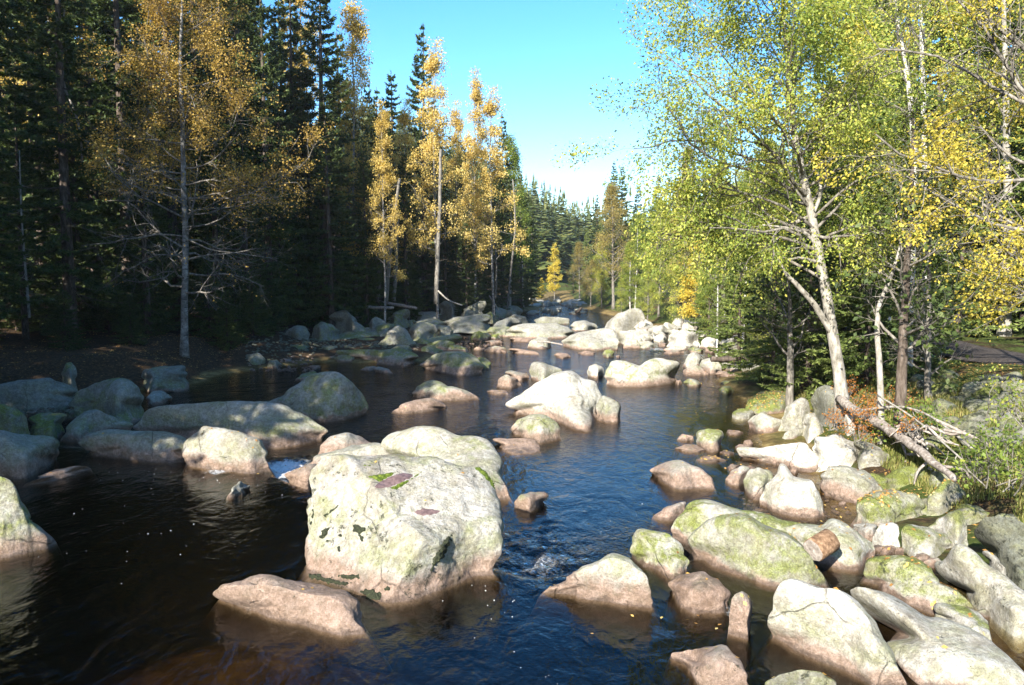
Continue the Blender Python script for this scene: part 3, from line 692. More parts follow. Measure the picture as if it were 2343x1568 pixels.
('rock','D','838,1115 850,1040 930,1020 1030,1030 1060,1060 1042,1120 1022,1182 960,1197 880,1165','cube-like stone with bright green top in the right shallows',dict(d=.85,a=.5,p=.18,m=.9,t=1.1)),
('rock','D','1068,1052 1080,1030 1160,1035 1202,1050 1150,1072 1090,1070','flat reddish stone right of the cube-like green-topped stone',dict(d=.7,a=.4,p=.6,m=0,t=.9)),
('rock','D','700,1102 740,1060 830,1075 837,1107 770,1114','reddish low stone left of the cube-like green-topped stone',dict(d=.7,a=.5,p=.5,m=.3,t=.9)),
('rock','D','680,1170 760,1140 850,1140 922,1180 860,1207 760,1193','mossy flat stone below the cube-like green-topped stone',dict(d=.7,a=.4,p=.2,m=.9,t=.8)),
('rock','D','1015,1197 1060,1180 1135,1200 1090,1217','small brown cobble touching the long white wedge',dict(d=.8,p=.4,m=0,t=.7)),
('rock','D','840,1255 900,1225 1000,1225 1075,1255 980,1275 880,1272','leaf-covered rock just awash in the right shallows',dict(d=.8,p=.5,m=.2,t=.5,lv=40)),
('boulder','D','488,1335 560,1290 660,1260 730,1255 800,1275 900,1330 980,1390 1007,1450 1002,1472 850,1464 760,1477 680,1474 600,1425','smooth tan dome boulder standing alone in the blue water',dict(d=.75,a=.25,p=.45,m=.35,t=1.15)),
('rock','E','648,322 690,270 760,235 805,255 790,310 735,358 670,342','mossy-sided stone left of the white pointed boulder',dict(d=.8,a=.6,p=.2,m=.6,t=1)),
('rock','E','758,330 790,265 850,250 920,270 940,320 880,425 820,435 780,405','pale stone with green top leaning on the white pointed boulder',dict(d=.8,a=.5,p=.15,m=.6,t=1.1)),
('boulder','E','838,450 870,360 930,300 975,215 1020,250 1060,300 1150,320 1200,400 1232,470 1227,522 1170,542 1050,534 930,505','white pointed boulder with a rough dark right flank',dict(d=.8,a=.8,p=.14,m=.3,t=1.35)),
('boulder','E','1192,302 1240,245 1350,235 1450,270 1550,350 1565,372 1470,388 1350,364 1220,335','brown-topped slab with cream edge near the mossy bank',dict(d=.7,a=.5,p=.3,m=.3,t=.85,z=.03,lv=20)),
('rock','E','1198,372 1230,330 1290,322 1342,360 1332,402 1280,417 1220,408','brown cobble block below the brown-topped slab',dict(d=.8,a=.5,p=.4,m=0,t=.8)),
('rock','E','668,252 690,230 740,240 722,262 680,267','small pale pebble above the mossy-sided stone',dict(d=.8,p=.2,m=0,t=1)),
('boulder','E','1388,505 1400,430 1470,390 1600,375 1750,400 1800,470 1750,515 1600,545 1470,550','broad mossy boulder strewn with leaves on the right bank',dict(d=.8,a=.3,p=.25,m=1,t=.8,lv=120,mx=.8,z=0.05)),
('rock','E','238,527 330,470 440,430 450,520 350,552 270,547','pink-white tip of rock running out into the blue water',dict(d=.6,a=.3,p=.3,m=.1,t=1.1)),
('boulder','E','328,620 380,520 430,450 530,420 640,445 780,490 1000,540 1120,565 1180,650 1000,740 700,720 400,675','long yellow-green ridge boulder behind the grey shaded dome',dict(d=.35,a=.2,p=.12,m=1,t=1.1)),
('boulder','E','980,600 1060,560 1200,560 1260,525 1330,550 1420,620 1500,680 1527,740 1450,795 1420,842 1300,828 1150,780 1000,700','smooth cream-and-green boulder carrying the cut log',dict(d=.6,a=.2,p=.1,m=.8,t=1.15,lv=25)),
('boulder','E','428,665 470,610 560,545 680,510 770,503 850,540 1000,610 1100,690 1190,780 1265,905 1150,920 990,918 920,924 780,872 600,814 470,745','big grey whaleback boulder streaked green and brown',dict(d=.55,a=.25,p=.12,m=.85,t=.85,k=.3,lv=25)),
('boulder','E','118,735 130,640 160,585 260,595 350,620 420,680 462,790 440,852 370,882 290,835 190,785','yellow-green cuboid boulder with a dark wet foot',dict(d=.85,a=.5,p=.06,m=1,t=1)),
('boulder','F','1228,1358 1330,1297 1400,1262 1440,1275 1480,1320 1507,1370 1502,1392 1400,1378 1300,1352','tan boulder with a green ridge at the lip of the flow',dict(d=.6,a=.5,p=.35,m=.5,t=1)),
('boulder','E','330,905 400,860 530,835 620,880 700,950 690,1020 660,1065 480,1072 390,1030','dark wet mossy rock between the tan boulder and the standing brown stone',dict(d=.7,a=.4,p=.6,m=.5,t=.35)),
('rock','E','400,1035 450,990 530,985 575,1020 595,1065 480,1075','wet dark cobble at the foot of the dark mossy rock',dict(d=.8,p=.5,m=0,t=.3)),
('rock','E','668,1185 680,1080 690,1000 720,960 760,945 800,980 817,1040 802,1150 792,1220 720,1200','upright brown stone like a stump in the near shallows',dict(d=.7,a=.7,p=.6,m=.2,t=.8,k=.5)),
('boulder','E','308,1292 400,1280 530,1260 640,1240 680,1260 740,1330 790,1420 820,1500 830,1560 520,1550 430,1400','pointed brown slab cut by the bottom edge',dict(d=.5,a=.6,p=.45,m=.3,t=.9,k=.6)),
('boulder','E','883,1125 920,1000 960,910 1020,865 1100,875 1250,900 1330,940 1400,1000 1480,1090 1570,1200 1640,1300 1692,1400 1700,1530 1500,1510 1350,1425 1130,1345 960,1255 900,1195','great smooth white boulder in the near right corner',dict(d=.65,a=.3,p=.22,m=.45,t=1.3,k=.1)),
('boulder','E','1333,925 1400,895 1480,900 1600,960 1800,1060 2000,1140 2150,1210 2300,1310 2420,1420 2460,1560 2300,1640 2000,1640 1740,1560 1640,1400 1520,1220 1400,1040','long white boulder slanting to the bottom right corner',dict(d=.45,a=.3,p=.12,m=.4,t=1.25,k=.35)),
('boulder','E','1418,865 1430,800 1480,755 1600,735 1740,750 1820,800 1850,860 1880,900 1990,940 2050,990 2072,1055 1950,1080 1850,1080 1650,1000 1500,910','yellow-green boulder with black moss behind the long white boulder',dict(d=.6,a=.3,p=.1,m=1,t=1.05,k=.5,lv=60,z=.05)),
('boulder','E','1818,1060 1850,1010 1950,1015 2080,1060 2150,1120 2170,1190 2120,1215 1950,1140','rounded olive boulder squeezed behind the long white boulder',dict(d=.7,a=.2,p=0,m=1,t=.95,z=.1)),
('boulder','E','1815,800 1900,720 1980,675 2050,690 2100,740 2200,830 2343,930 2440,1000 2440,1240 2280,1230 2150,1110 2060,1010 1950,925 1870,885','pale lichened boulder with a mossy rim near the right edge',dict(d=.6,a=.4,p=0,m=.6,t=1.2,k=.4,z=0.0)),
('boulder','E','1638,610 1680,570 1800,580 1900,620 1975,685 1900,730 1820,780 1740,770 1650,710','olive mossy block right of the pale small blocks',dict(d=.8,a=.6,p=0,m=1,t=.8,z=0.0)),
('boulder','E','1785,600 1850,540 1930,490 1990,480 2020,560 2042,655 1970,690 1880,640','pale green triangular block leaning on the olive mossy block',dict(d=.6,a=.8,p=0,m=.9,t=1,z=0.12)),
('rock','E','1478,655 1530,570 1590,555 1640,580 1647,695 1550,695','white square stone between the cut log and the olive mossy block',dict(d=.7,a=.8,p=0,m=.1,t=1.25,z=.08)),
('rock','E','1368,575 1450,560 1520,575 1505,625 1450,630','pinkish flat stone above the white square stone',dict(d=.7,a=.5,p=.3,m=0,t=1,z=.05)),
('boulder','E','1790,420 1850,360 1900,310 1960,330 2025,400 1990,465 1880,510 1790,500','moss-covered block with a white corner on the bank',dict(d=.8,a=.7,p=0,m=1,t=.8,z=0.1,lv=40,mx=.7)),
('boulder','E','2038,630 2060,570 2130,530 2230,520 2343,560 2440,640 2440,920 2343,870 2250,810 2120,710','black shaded boulder at the right edge',dict(d=.7,a=.5,p=0,m=.4,t=.2,z=0.25,k=.8)),
('rock','E','2098,735 2120,708 2180,740 2252,825 2240,848 2170,805','small bolster-shaped grey stone by the black shaded boulder',dict(d=.6,a=.2,p=0,m=.1,t=.95,z=0.3)),
('boulder','E','878,1460 960,1420 1080,1390 1200,1400 1285,1460 1310,1600 890,1600','mossy hump at the bottom edge left of the great white boulder',dict(d=.7,a=.3,p=0,m=.8,t=.6,k=.6)),
('rock','E','1528,735 1545,705 1600,695 1615,730 1570,742','purplish cobble under the white square stone',dict(d=.8,p=.5,m=0,t=.7)),
('rock','E','1612,738 1620,705 1665,705 1668,735','small tan cobble beside the purplish cobble',dict(d=.8,p=.3,m=0,t=.8)),
('boulder','G','110,720 150,640 215,615 275,640 305,710 335,775 350,840 265,862 180,830 125,780','dark rounded boulder in dappled shade left of the leaning trunk',dict(d=.8,a=.2,p=0,m=.4,t=.35,z=0.3)),  # low tone here paints the dappled shade into the stone
('rock','G','330,870 340,810 405,800 410,960 350,960','upright split block below the roots of the leaning tree',dict(d=.6,a=.9,p=0,m=.2,t=1.1,z=0.2)),
]

def cube_sphere(n):
    a = np.tan(np.linspace(-math.pi / 4, math.pi / 4, n + 1))
    A, B = np.meshgrid(a, a)
    A, B = A.ravel(), B.ravel()
    o = np.ones_like(A)
    S = [np.stack(s, 1) for s in ((o, A, B), (-o, -A, B), (-A, o, B), (A, -o, B), (A, B, o), (-A, B, -o))]
    V = np.concatenate(S)
    k = np.arange((n + 1) ** 2).reshape(n + 1, n + 1)
    q = np.stack([k[:-1, :-1].ravel(), k[:-1, 1:].ravel(), k[1:, 1:].ravel(), k[1:, :-1].ravel()], 1)
    Fq = np.concatenate([q + i * (n + 1) ** 2 for i in range(6)])
    V /= np.linalg.norm(V, axis=1)[:, None]
    key = np.round(V * 1e5).astype(np.int64)
    _, idx, inv = np.unique(key, axis=0, return_index=True, return_inverse=True)
    return V[idx], inv.ravel()[Fq]
_cs = {}

def boulder_shape(seed, ang, n):
    """unit stone: a ball pressed against a few random flat faces"""
    if n not in _cs:
        _cs[n] = cube_sphere(n)
    D, Fq = _cs[n]
    r = np.random.RandomState(seed)
    nk = 7 + int(9 * ang)
    N = r.normal(size=(nk, 3)); N /= np.linalg.norm(N, axis=1)[:, None]
    H = r.uniform(0.72 - 0.1 * ang, 0.98, nk)
    pw = 5 + 17 * ang
    s = np.clip(D @ N.T / H, 0, None)
    rad = (1 + (s ** pw).sum(1)) ** (-1 / pw)
    return D * rad[:, None], Fq

def unit3(v): return v / np.linalg.norm(v)
hero_cuts = [((604.8 + 860 * .3826, 967.8 + 1052 * .3826), (604.8 + 1412 * .3826, 967.8 + 920 * .3826), -0.02), ((604.8 + 215 * .3826, 967.8 + 905 * .3826), (604.8 + 735 * .3826, 967.8 + 1085 * .3826), 0.62)]
def edge_v(pp, u, low):
    m = -1e9 if low else 1e9
    for k in range(len(pp) - 1):
        (xa, ya), (xb, yb) = pp[k], pp[k + 1]
        if min(xa, xb) <= u <= max(xa, xb) and abs(xa - xb) > 1e-6:
            y = ya + (yb - ya) * (u - xa) / (xb - xa)
            m = max(m, y) if low else min(m, y)
    return m

def rock_mesh(poly, seed, z=None, d=.8, a=.3, hero=0, ext=None):
    """poly: visible outline in photo pixels. Its lower edge, laid on the water, is the front of the footprint;
    the stone is a faceted dome over that footprint with walls going on below the water."""
    poly = np.array(poly, float)
    u0, u1, v0, v1 = poly[:, 0].min(), poly[:, 0].max(), poly[:, 1].min(), poly[:, 1].max()
    uc, vc = 0.5 * (u0 + u1), 0.5 * (v0 + v1)
    ub = poly[np.argmax(poly[:, 1]), 0]
    zb = 0.0 if z is None else z
    for k in range(3):
        P0 = on_z(ub, v1, zb)
        wz = float(water_z(P0[0], P0[1]))
        if z is None:
            zb = wz
    zc0 = float((P0 - CAM) @ FW)
    A = 0.5 * (u1 - u0) * zc0 / FPX
    pp = np.concatenate([poly, poly[:1]])
    W = u1 - u0
    us = np.linspace(u0 + 0.05 * W, u1 - 0.05 * W, 23)
    lo = np.array([edge_v(pp, u, True) for u in us])
    lo = np.convolve(np.concatenate([lo[:1], lo, lo[-1:]]), [.25, .5, .25], 'valid')
    away = np.array([P0[0], P0[1], 0.0]); away /= np.linalg.norm(away)
    perp = np.array([away[1], -away[0], 0.0])
    alpha = math.atan2(CAM_H - zb, math.hypot(P0[0], P0[1]))
    sa, ca = math.sin(alpha), math.cos(alpha)
    utop = float(np.clip(poly[np.argmin(poly[:, 1]), 0], us[0], us[-1]))
    T = max(np.interp(utop, us, lo) - v0, 0.5 * (v1 - v0)) * zc0 / FPX
    Bmax = max(min(d * A, 0.46 * T / max(sa, 0.05)), 0.08 * A)
    fp = np.array([on_z(u, max(v, 660), zb) for u, v in zip(us, lo)])
    q = fp - P0
    fx, fy = q @ perp, q @ away
    fy = fy - fy.min()
    cap = 2.1 * Bmax + 0.45 * A
    fy = cap * np.tanh(fy / cap)                       # far-running tips are drawn in
    x0, x1 = fx.min(), fx.max()
    order = np.argsort(fx)
    fx, fy = fx[order], fy[order]
    xm, xa = 0.5 * (x0 + x1), 0.5 * (x1 - x0) * 1.06
    yl, yr = fy[0], fy[-1]
    k = (yr - yl) / (x1 - x0)
    yc = lambda x: yl + k * (x - x0) + 0.12 * Bmax
    C = P0 + perp * xm
    fz = on_z(ub, v1, zb)
    n = int(np.clip(max(u1 - u0, v1 - v0) / 6.5, 12, 42)) if not hero else 92
    U, Fq = boulder_shape(seed, a, n)
    ph = np.arctan2(U[:, 1], U[:, 0])
    # plan radius at the water of this unit stone, by bearing, normalised to 1
    eq = np.abs(U[:, 2]) < 0.12
    o_ = np.argsort(ph[eq]); pe = ph[eq][o_]; re = np.hypot(U[eq, 0], U[eq, 1])[o_]
    req = np.interp(ph, np.concatenate([pe - 2 * math.pi, pe, pe + 2 * math.pi]), np.concatenate([re] * 3))
    low = U[:, 2] < 0
    hr = np.hypot(U[:, 0], U[:, 1])
    pr = np.where(low, np.clip(np.minimum(np.sqrt(hr ** 2 + U[:, 2] ** 2) / req, 1.02) * np.minimum(hr / 0.45, 1), 0, 1.02), np.clip(hr / req, 0, 1.0))
    ux, uy = pr * np.cos(ph), pr * np.sin(ph)
    x = xm + ux * xa
    den = np.sqrt(np.maximum(1 - np.minimum(ux ** 2, 0.97), 0.03))
    sy = np.clip(np.abs(uy) / den, 0, 1)
    front = np.maximum(yc(x) - np.interp(x, fx, fy), 0.10 * Bmax + 0 * x)
    back = Bmax * (0.25 + 1.0 * den)
    y = yc(x) + np.where(uy < 0, -front * sy, back * sy)
    Bef = 0.5 * (float(np.interp(0, [0, 1], [1, 1])) * np.median(front) + Bmax)
    Ht = math.sqrt(max(T * T - 2 * T * min(Bef * sa, 0.42 * T), (0.28 * T) ** 2)) / ca
    down = 0.45 + 0.3 * Ht
    zz_ = np.where(low, U[:, 2] * down, U[:, 2] * Ht)
    V = P0 + x[:, None] * perp + y[:, None] * away + zz_[:, None] * np.array([0, 0, 1.0])
    Vc = V.copy()
    Vc[:, 2] = np.maximum(Vc[:, 2], zb)
    drop = V[:, 2] - Vc[:, 2]
    # fit the upper outline, feet pinned
    hw, hh = 0.5 * (u1 - u0), 0.5 * (v1 - v0)
    tp = np.stack([(pp[:, 0] - uc) / hw, (pp[:, 1] - vc) / hh], 1)
    dense = []
    for i in range(len(tp) - 1):
        kk = np.linspace(0, 1, 24, endpoint=False)[:, None]
        dense.append(tp[i] * (1 - kk) + tp[i + 1] * kk)
    dense = np.concatenate(dense)
    NB = 110 if hero else (44 if n < 20 else 64)
    def radius(pts):
        th = np.arctan2(pts[:, 1], pts[:, 0])
        b = ((th + math.pi) / (2 * math.pi) * NB).astype(int) % NB
        out = np.zeros(NB)
        np.maximum.at(out, b, np.hypot(pts[:, 0], pts[:, 1]))
        good = np.where(out > 0)[0]
        return np.interp(np.arange(NB), np.concatenate([good - NB, good, good + NB]), np.concatenate([out[good]] * 3))
    def smooth(r, k):
        k = np.array(k, float); k /= k.sum(); m = len(k) // 2
        return np.convolve(np.concatenate([r[-m:], r, r[:m]]), k, 'valid')
    def smax(r, m=1):
        return np.max([np.roll(r, i) for i in range(-m, m + 1)], axis=0)
    rt = smooth(radius(dense), [1, 2, 1])
    for it in range(3):
        u, v, zz = to_px(Vc)
        q = np.stack([(u - uc) / hw, (v - vc) / hh], 1)
        rb = smooth(smax(radius(q)), [1, 2, 1])
        ratio = smooth(np.clip(rt / np.maximum(rb, 0.15), 0.5, 2.0), [1, 2, 1])
        th = np.arctan2(q[:, 1], q[:, 0])
        f = (th + math.pi) / (2 * math.pi) * NB - 0.5
        i0 = np.floor(f).astype(int); w = f - i0
        R = ratio[i0 % NB] * (1 - w) + ratio[(i0 + 1) % NB] * w
        rho = np.hypot(q[:, 0], q[:, 1])
        hgt = Vc[:, 2] - zb
        R = 1 + (R - 1) * sstep(rho / 0.6) * np.where(R < 1, 1.0, sstep(hgt / (0.30 * Ht) + 0.15))
        Vc = from_px(uc + q[:, 0] * R * hw, vc + q[:, 1] * R * hh, zz)
        Vc[:, 2] = np.maximum(Vc[:, 2], zb)
    V = Vc.copy()
    V[:, 2] += drop
    c0 = V[drop < -1e-6, :2].mean(0)
    V[:, :2] = c0 + (V[:, :2] - c0) * (1 + 0.4 * np.clip(-drop / down, 0, 1))[:, None]
    # wear off the kinks
    E = np.concatenate([Fq[:, [0, 1]], Fq[:, [1, 2]], Fq[:, [2, 3]], Fq[:, [3, 0]]])
    cnt = np.bincount(E[:, 0], minlength=len(V)).astype(float)
    for it in range(int(n * (0.34 - 0.28 * a)) + 1 if not hero else 10):
        L = np.stack([np.bincount(E[:, 0], V[E[:, 1], c], len(V)) for c in range(3)], 1) / cnt[:, None]
        L2 = V + 0.62 * (L - V)
        M2 = np.stack([np.bincount(E[:, 0], L2[E[:, 1], c], len(V)) for c in range(3)], 1) / cnt[:, None]
        V = L2 - 0.50 * (M2 - L2)
    for (q0, q1, tilt) in (hero_cuts if hero else []):
        a0, a1 = on_z(*q0, 0.0), on_z(*q1, 0.0)
        e_ = unit3(a1 - a0); nn = np.array([e_[1], -e_[0], 0.0])
        if nn @ (CAM - a0) < 0: nn = -nn
        nn = unit3(nn + np.array([0, 0, tilt]))
        dd = (V - a0) @ nn
        over = np.where(dd > -0.06, (dd + 0.06) ** 1 * 0.92, 0) * (dd > -0.06)
        V = V - np.clip(over, 0, None)[:, None] * nn * sstep((V[:, 2] + 0.1) / 0.25)[:, None]
    # weathering
    s = min(A, Ht * 1.1)
    cen = V.mean(0)
    nr = (V - cen) / np.array([A, max(Bmax, .3 * A), max(Ht, .5 * A)]); nr /= np.linalg.norm(nr, axis=1)[:, None]
    o = seed * 3.7
    amp = 0.05 + 0.06 * a
    disp = amp * s * fbm(V / s * 0.9 + o, 4, 0.5)
    rid = 1 - np.abs(perlin(V / s * 1.2 + o + 40)) * 2
    disp -= (0.01 + 0.04 * a) * s * np.clip(rid - 0.72, 0, 1) * 2.4
    disp += (0.012 + 0.02 * a) * s * fbm(V / s * 4.1 + o + 9, 3, 0.55)
    if hero:
        disp += 0.035 * fbm(V * 6 + 3, 3, 0.6) * (0.4 + 1.0 * sstep((V[:, 0] + 0.25) / 0.5))
    V = V + nr * disp[:, None]
    return V, Fq, wz, P0

def tri_normals(V, Fq):
    a, b, c = V[Fq[:, 0]], V[Fq[:, 1]], V[Fq[:, 2]]
    n = np.cross(b - a, c - a)
    return n / np.maximum(np.linalg.norm(n, axis=1)[:, None], 1e-12)

LEAF_SPOTS = []      # (position, normal, size)
HERO = None
def add_rock(name, poly, label, opt, seed, group=None, cat=None):
    V, Fq, wz, P0 = rock_mesh(poly, seed, opt.get('z'), opt.get('d', .8), opt.get('a', .3), opt.get('hero', 0), opt.get('e'))
    org = np.array([V[:, 0].mean(), V[:, 1].mean(), V[:, 2].min()])
    me = mesh_np(name, V - org, Fq, M['rock'], True)
    o = link(name, me, None, org)
    tag(o, label, cat or name, group or 'boulders in and beside the stream')
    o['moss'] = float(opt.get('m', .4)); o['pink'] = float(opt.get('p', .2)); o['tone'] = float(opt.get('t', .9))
    o['wz'] = float(wz if opt.get('z') is None or opt.get('p', 0) > 0 else wz - 3); o['lichen'] = float(opt.get('k', 0))
    nl = opt.get('lv', 3)
    if nl:
        N = tri_normals(V, Fq)
        c = V[Fq].mean(1)
        ar = np.linalg.norm(np.cross(V[Fq[:, 1]] - V[Fq[:, 0]], V[Fq[:, 3]] - V[Fq[:, 0]]), axis=1)
        ok = (N[:, 2] > 0.6) & (c[:, 2] > wz + 0.04)
        if ok.any():
            r = np.random.RandomState(seed + 9)
            pr = ar * ok; pr = pr / pr.sum()
            for i in r.choice(len(c), nl, p=pr):
                w = r.dirichlet([1, 1, 1, 1])
                LEAF_SPOTS.append((w @ V[Fq[i]], N[i], r.uniform(.022, .042)))
    return o, V, Fq

def parse(reg, s):
    ox, oy, k = RG[reg]
    return [(ox + float(p.split(',')[0]) * k, oy + float(p.split(',')[1]) * k) for p in s.split()]

for i, (nm, reg, s, lab, opt) in enumerate(ROCKS):
    o, V, Fq = add_rock(nm, parse(reg, s), lab, opt, i * 13 + 5)
    if opt.get('hero'):
        HERO = (o, V, Fq)
# ------------------------------------------------------------------ trees
def tubes(segs, sides):
    """segs: (n,8) p0 p1 r0 r1 -> vertices, quads"""
    S = np.asarray(segs, float)
    p0, p1, r0, r1 = S[:, :3], S[:, 3:6], S[:, 6], S[:, 7]
    d = p1 - p0
    d /= np.maximum(np.linalg.norm(d, axis=1)[:, None], 1e-9)
    ref = np.where(np.abs(d[:, 2:3]) > 0.8, np.array([[1.0, 0, 0]]), np.array([[0, 0, 1.0]]))
    a = np.cross(d, ref); a /= np.linalg.norm(a, axis=1)[:, None]
    b = np.cross(d, a)
    th = np.arange(sides) / sides * 2 * math.pi
    c, s = np.cos(th), np.sin(th)
    ring = a[:, None] * c[None, :, None] + b[:, None] * s[None, :, None]
    V0 = p0[:, None] + ring * r0[:, None, None]
    V1 = p1[:, None] + ring * r1[:, None, None]
    V = np.concatenate([V0, V1], 1).reshape(-1, 3)
    n = len(S)
    k = np.arange(sides); k2 = (k + 1) % sides
    base = (np.arange(n) * 2 * sides)[:, None]
    Fq = np.stack([base + k, base + k2, base + sides + k2, base + sides + k], 2).reshape(-1, 4)
    return V, Fq

def polytube(pts, rad, sides=10):
    """one continuous tube along pts"""
    P = np.asarray(pts, float); R = np.asarray(rad, float)
    T = np.gradient(P, axis=0); T /= np.linalg.norm(T, axis=1)[:, None]
    ref = np.array([1.0, 0.2, 0]); V = []
    th = np.arange(sides) / sides * 2 * math.pi
    for i in range(len(P)):
        a = np.cross(T[i], ref); a /= np.linalg.norm(a); b = np.cross(T[i], a)
        V.append(P[i] + R[i] * (np.cos(th)[:, None] * a + np.sin(th)[:, None] * b))
    V = np.concatenate(V + [P[:1], P[-1:]])
    n = len(P)
    k = np.arange(sides); k2 = (k + 1) % sides
    Fq = np.concatenate([np.stack([i * sides + k, i * sides + k2, (i + 1) * sides + k2, (i + 1) * sides + k], 1) for i in range(n - 1)])
    c0, c1 = n * sides, n * sides + 1
    Ft = np.concatenate([np.stack([k2, k, np.full(sides, c0)], 1), np.stack([(n - 1) * sides + k, (n - 1) * sides + k2, np.full(sides, c1)], 1)])
    return V, [Fq, Ft]

def leaf_quads(P, D, size, rng, wid=0.62, droop=0.35):
    """P positions, D outward directions -> kite-shaped leaves"""
    n = len(P)
    D = D + rng.normal(size=(n, 3)) * 0.75
    D[:, 2] -= droop
    D /= np.linalg.norm(D, axis=1)[:, None]
    N = rng.normal(size=(n, 3)); N[:, 2] += 0.8
    S = np.cross(D, N); S /= np.maximum(np.linalg.norm(S, axis=1)[:, None], 1e-9)
    L = (size * rng.uniform(0.6, 1.25, n))[:, None]
    Nn = np.cross(S, D)
    a = P
    b = P + D * L * 0.45 + S * L * wid * 0.5 + Nn * L * 0.10
    c = P + D * L
    e = P + D * L * 0.45 - S * L * wid * 0.5 + Nn * L * 0.10
    V = np.stack([a, b, c, e], 1).reshape(-1, 3)
    Fq = np.arange(n * 4).reshape(-1, 4)
    return V, Fq

def unit(v):
    return v / max(np.linalg.norm(v), 1e-9)

class Grower:
    """limbs, branches and twigs of a broadleaved tree"""
    def __init__(self, rng, twig=0.45, levels=3, up=0.25, nsub=(7, 5), spread=0.8, droop=0.0, ratio=0.48):
        self.r, self.levels, self.up, self.nsub, self.spread, self.twig, self.droop, self.ratio = rng, levels, up, nsub, spread, twig, droop, ratio
        self.segs, self.fine, self.tips, self.tdir, self.marks = [], [], [], [], []
    def branch(self, p, d, L, rad, lev):
        r = self.r
        if lev == 1: self.marks.append((len(self.segs), len(self.fine)))
        k = max(3, int(4 + L * 0.8)) if lev < self.levels else 2
        step = L / k
        pts, dirs = [p], [d]
        kink = 0.20 if lev < self.levels else 0.3
        for i in range(k):
            d = unit(d + r.normal(size=3) * kink + np.array([0, 0, self.up * (0.5 if lev == 1 else 0.15) - self.droop * (lev >= 2)]) * 0.35)
            p = p + d * step
            pts.append(p); dirs.append(d)
        rr = np.linspace(rad, rad * 0.35, k + 1)
        for i in range(k):
            (self.segs if lev <= 1 else self.fine).append(np.concatenate([pts[i], pts[i + 1], [rr[i], rr[i + 1]]]))
        if lev >= self.levels:
            for i in range(1, k + 1):
                self.tips.append(pts[i]); self.tdir.append(dirs[i])
            return
        ns = self.nsub[lev - 1] if lev - 1 < len(self.nsub) else 4
        ns = max(3, int(ns * (0.6 + 0.4 * L / 3.0))) if lev == 1 else ns
        for j in range(ns):
            t = r.uniform(0.22, 1.0) if lev == 1 else r.uniform(0.15, 1.0)
            f = t * k; i = min(int(f), k - 1); w = f - i
            q = pts[i] * (1 - w) + pts[i + 1] * w
            side = r.normal(size=3); side -= side @ dirs[i] * dirs[i]; side = unit(side)
            nd = unit(dirs[i] * 0.75 + side * self.spread)
            l2 = L * self.ratio * (1.15 - 0.55 * t) * r.uniform(0.7, 1.2) if lev + 1 < self.levels else self.twig * r.uniform(0.6, 1.4)
            self.branch(q, nd, l2, max(rr[i] * 0.5, 0.004), lev + 1)

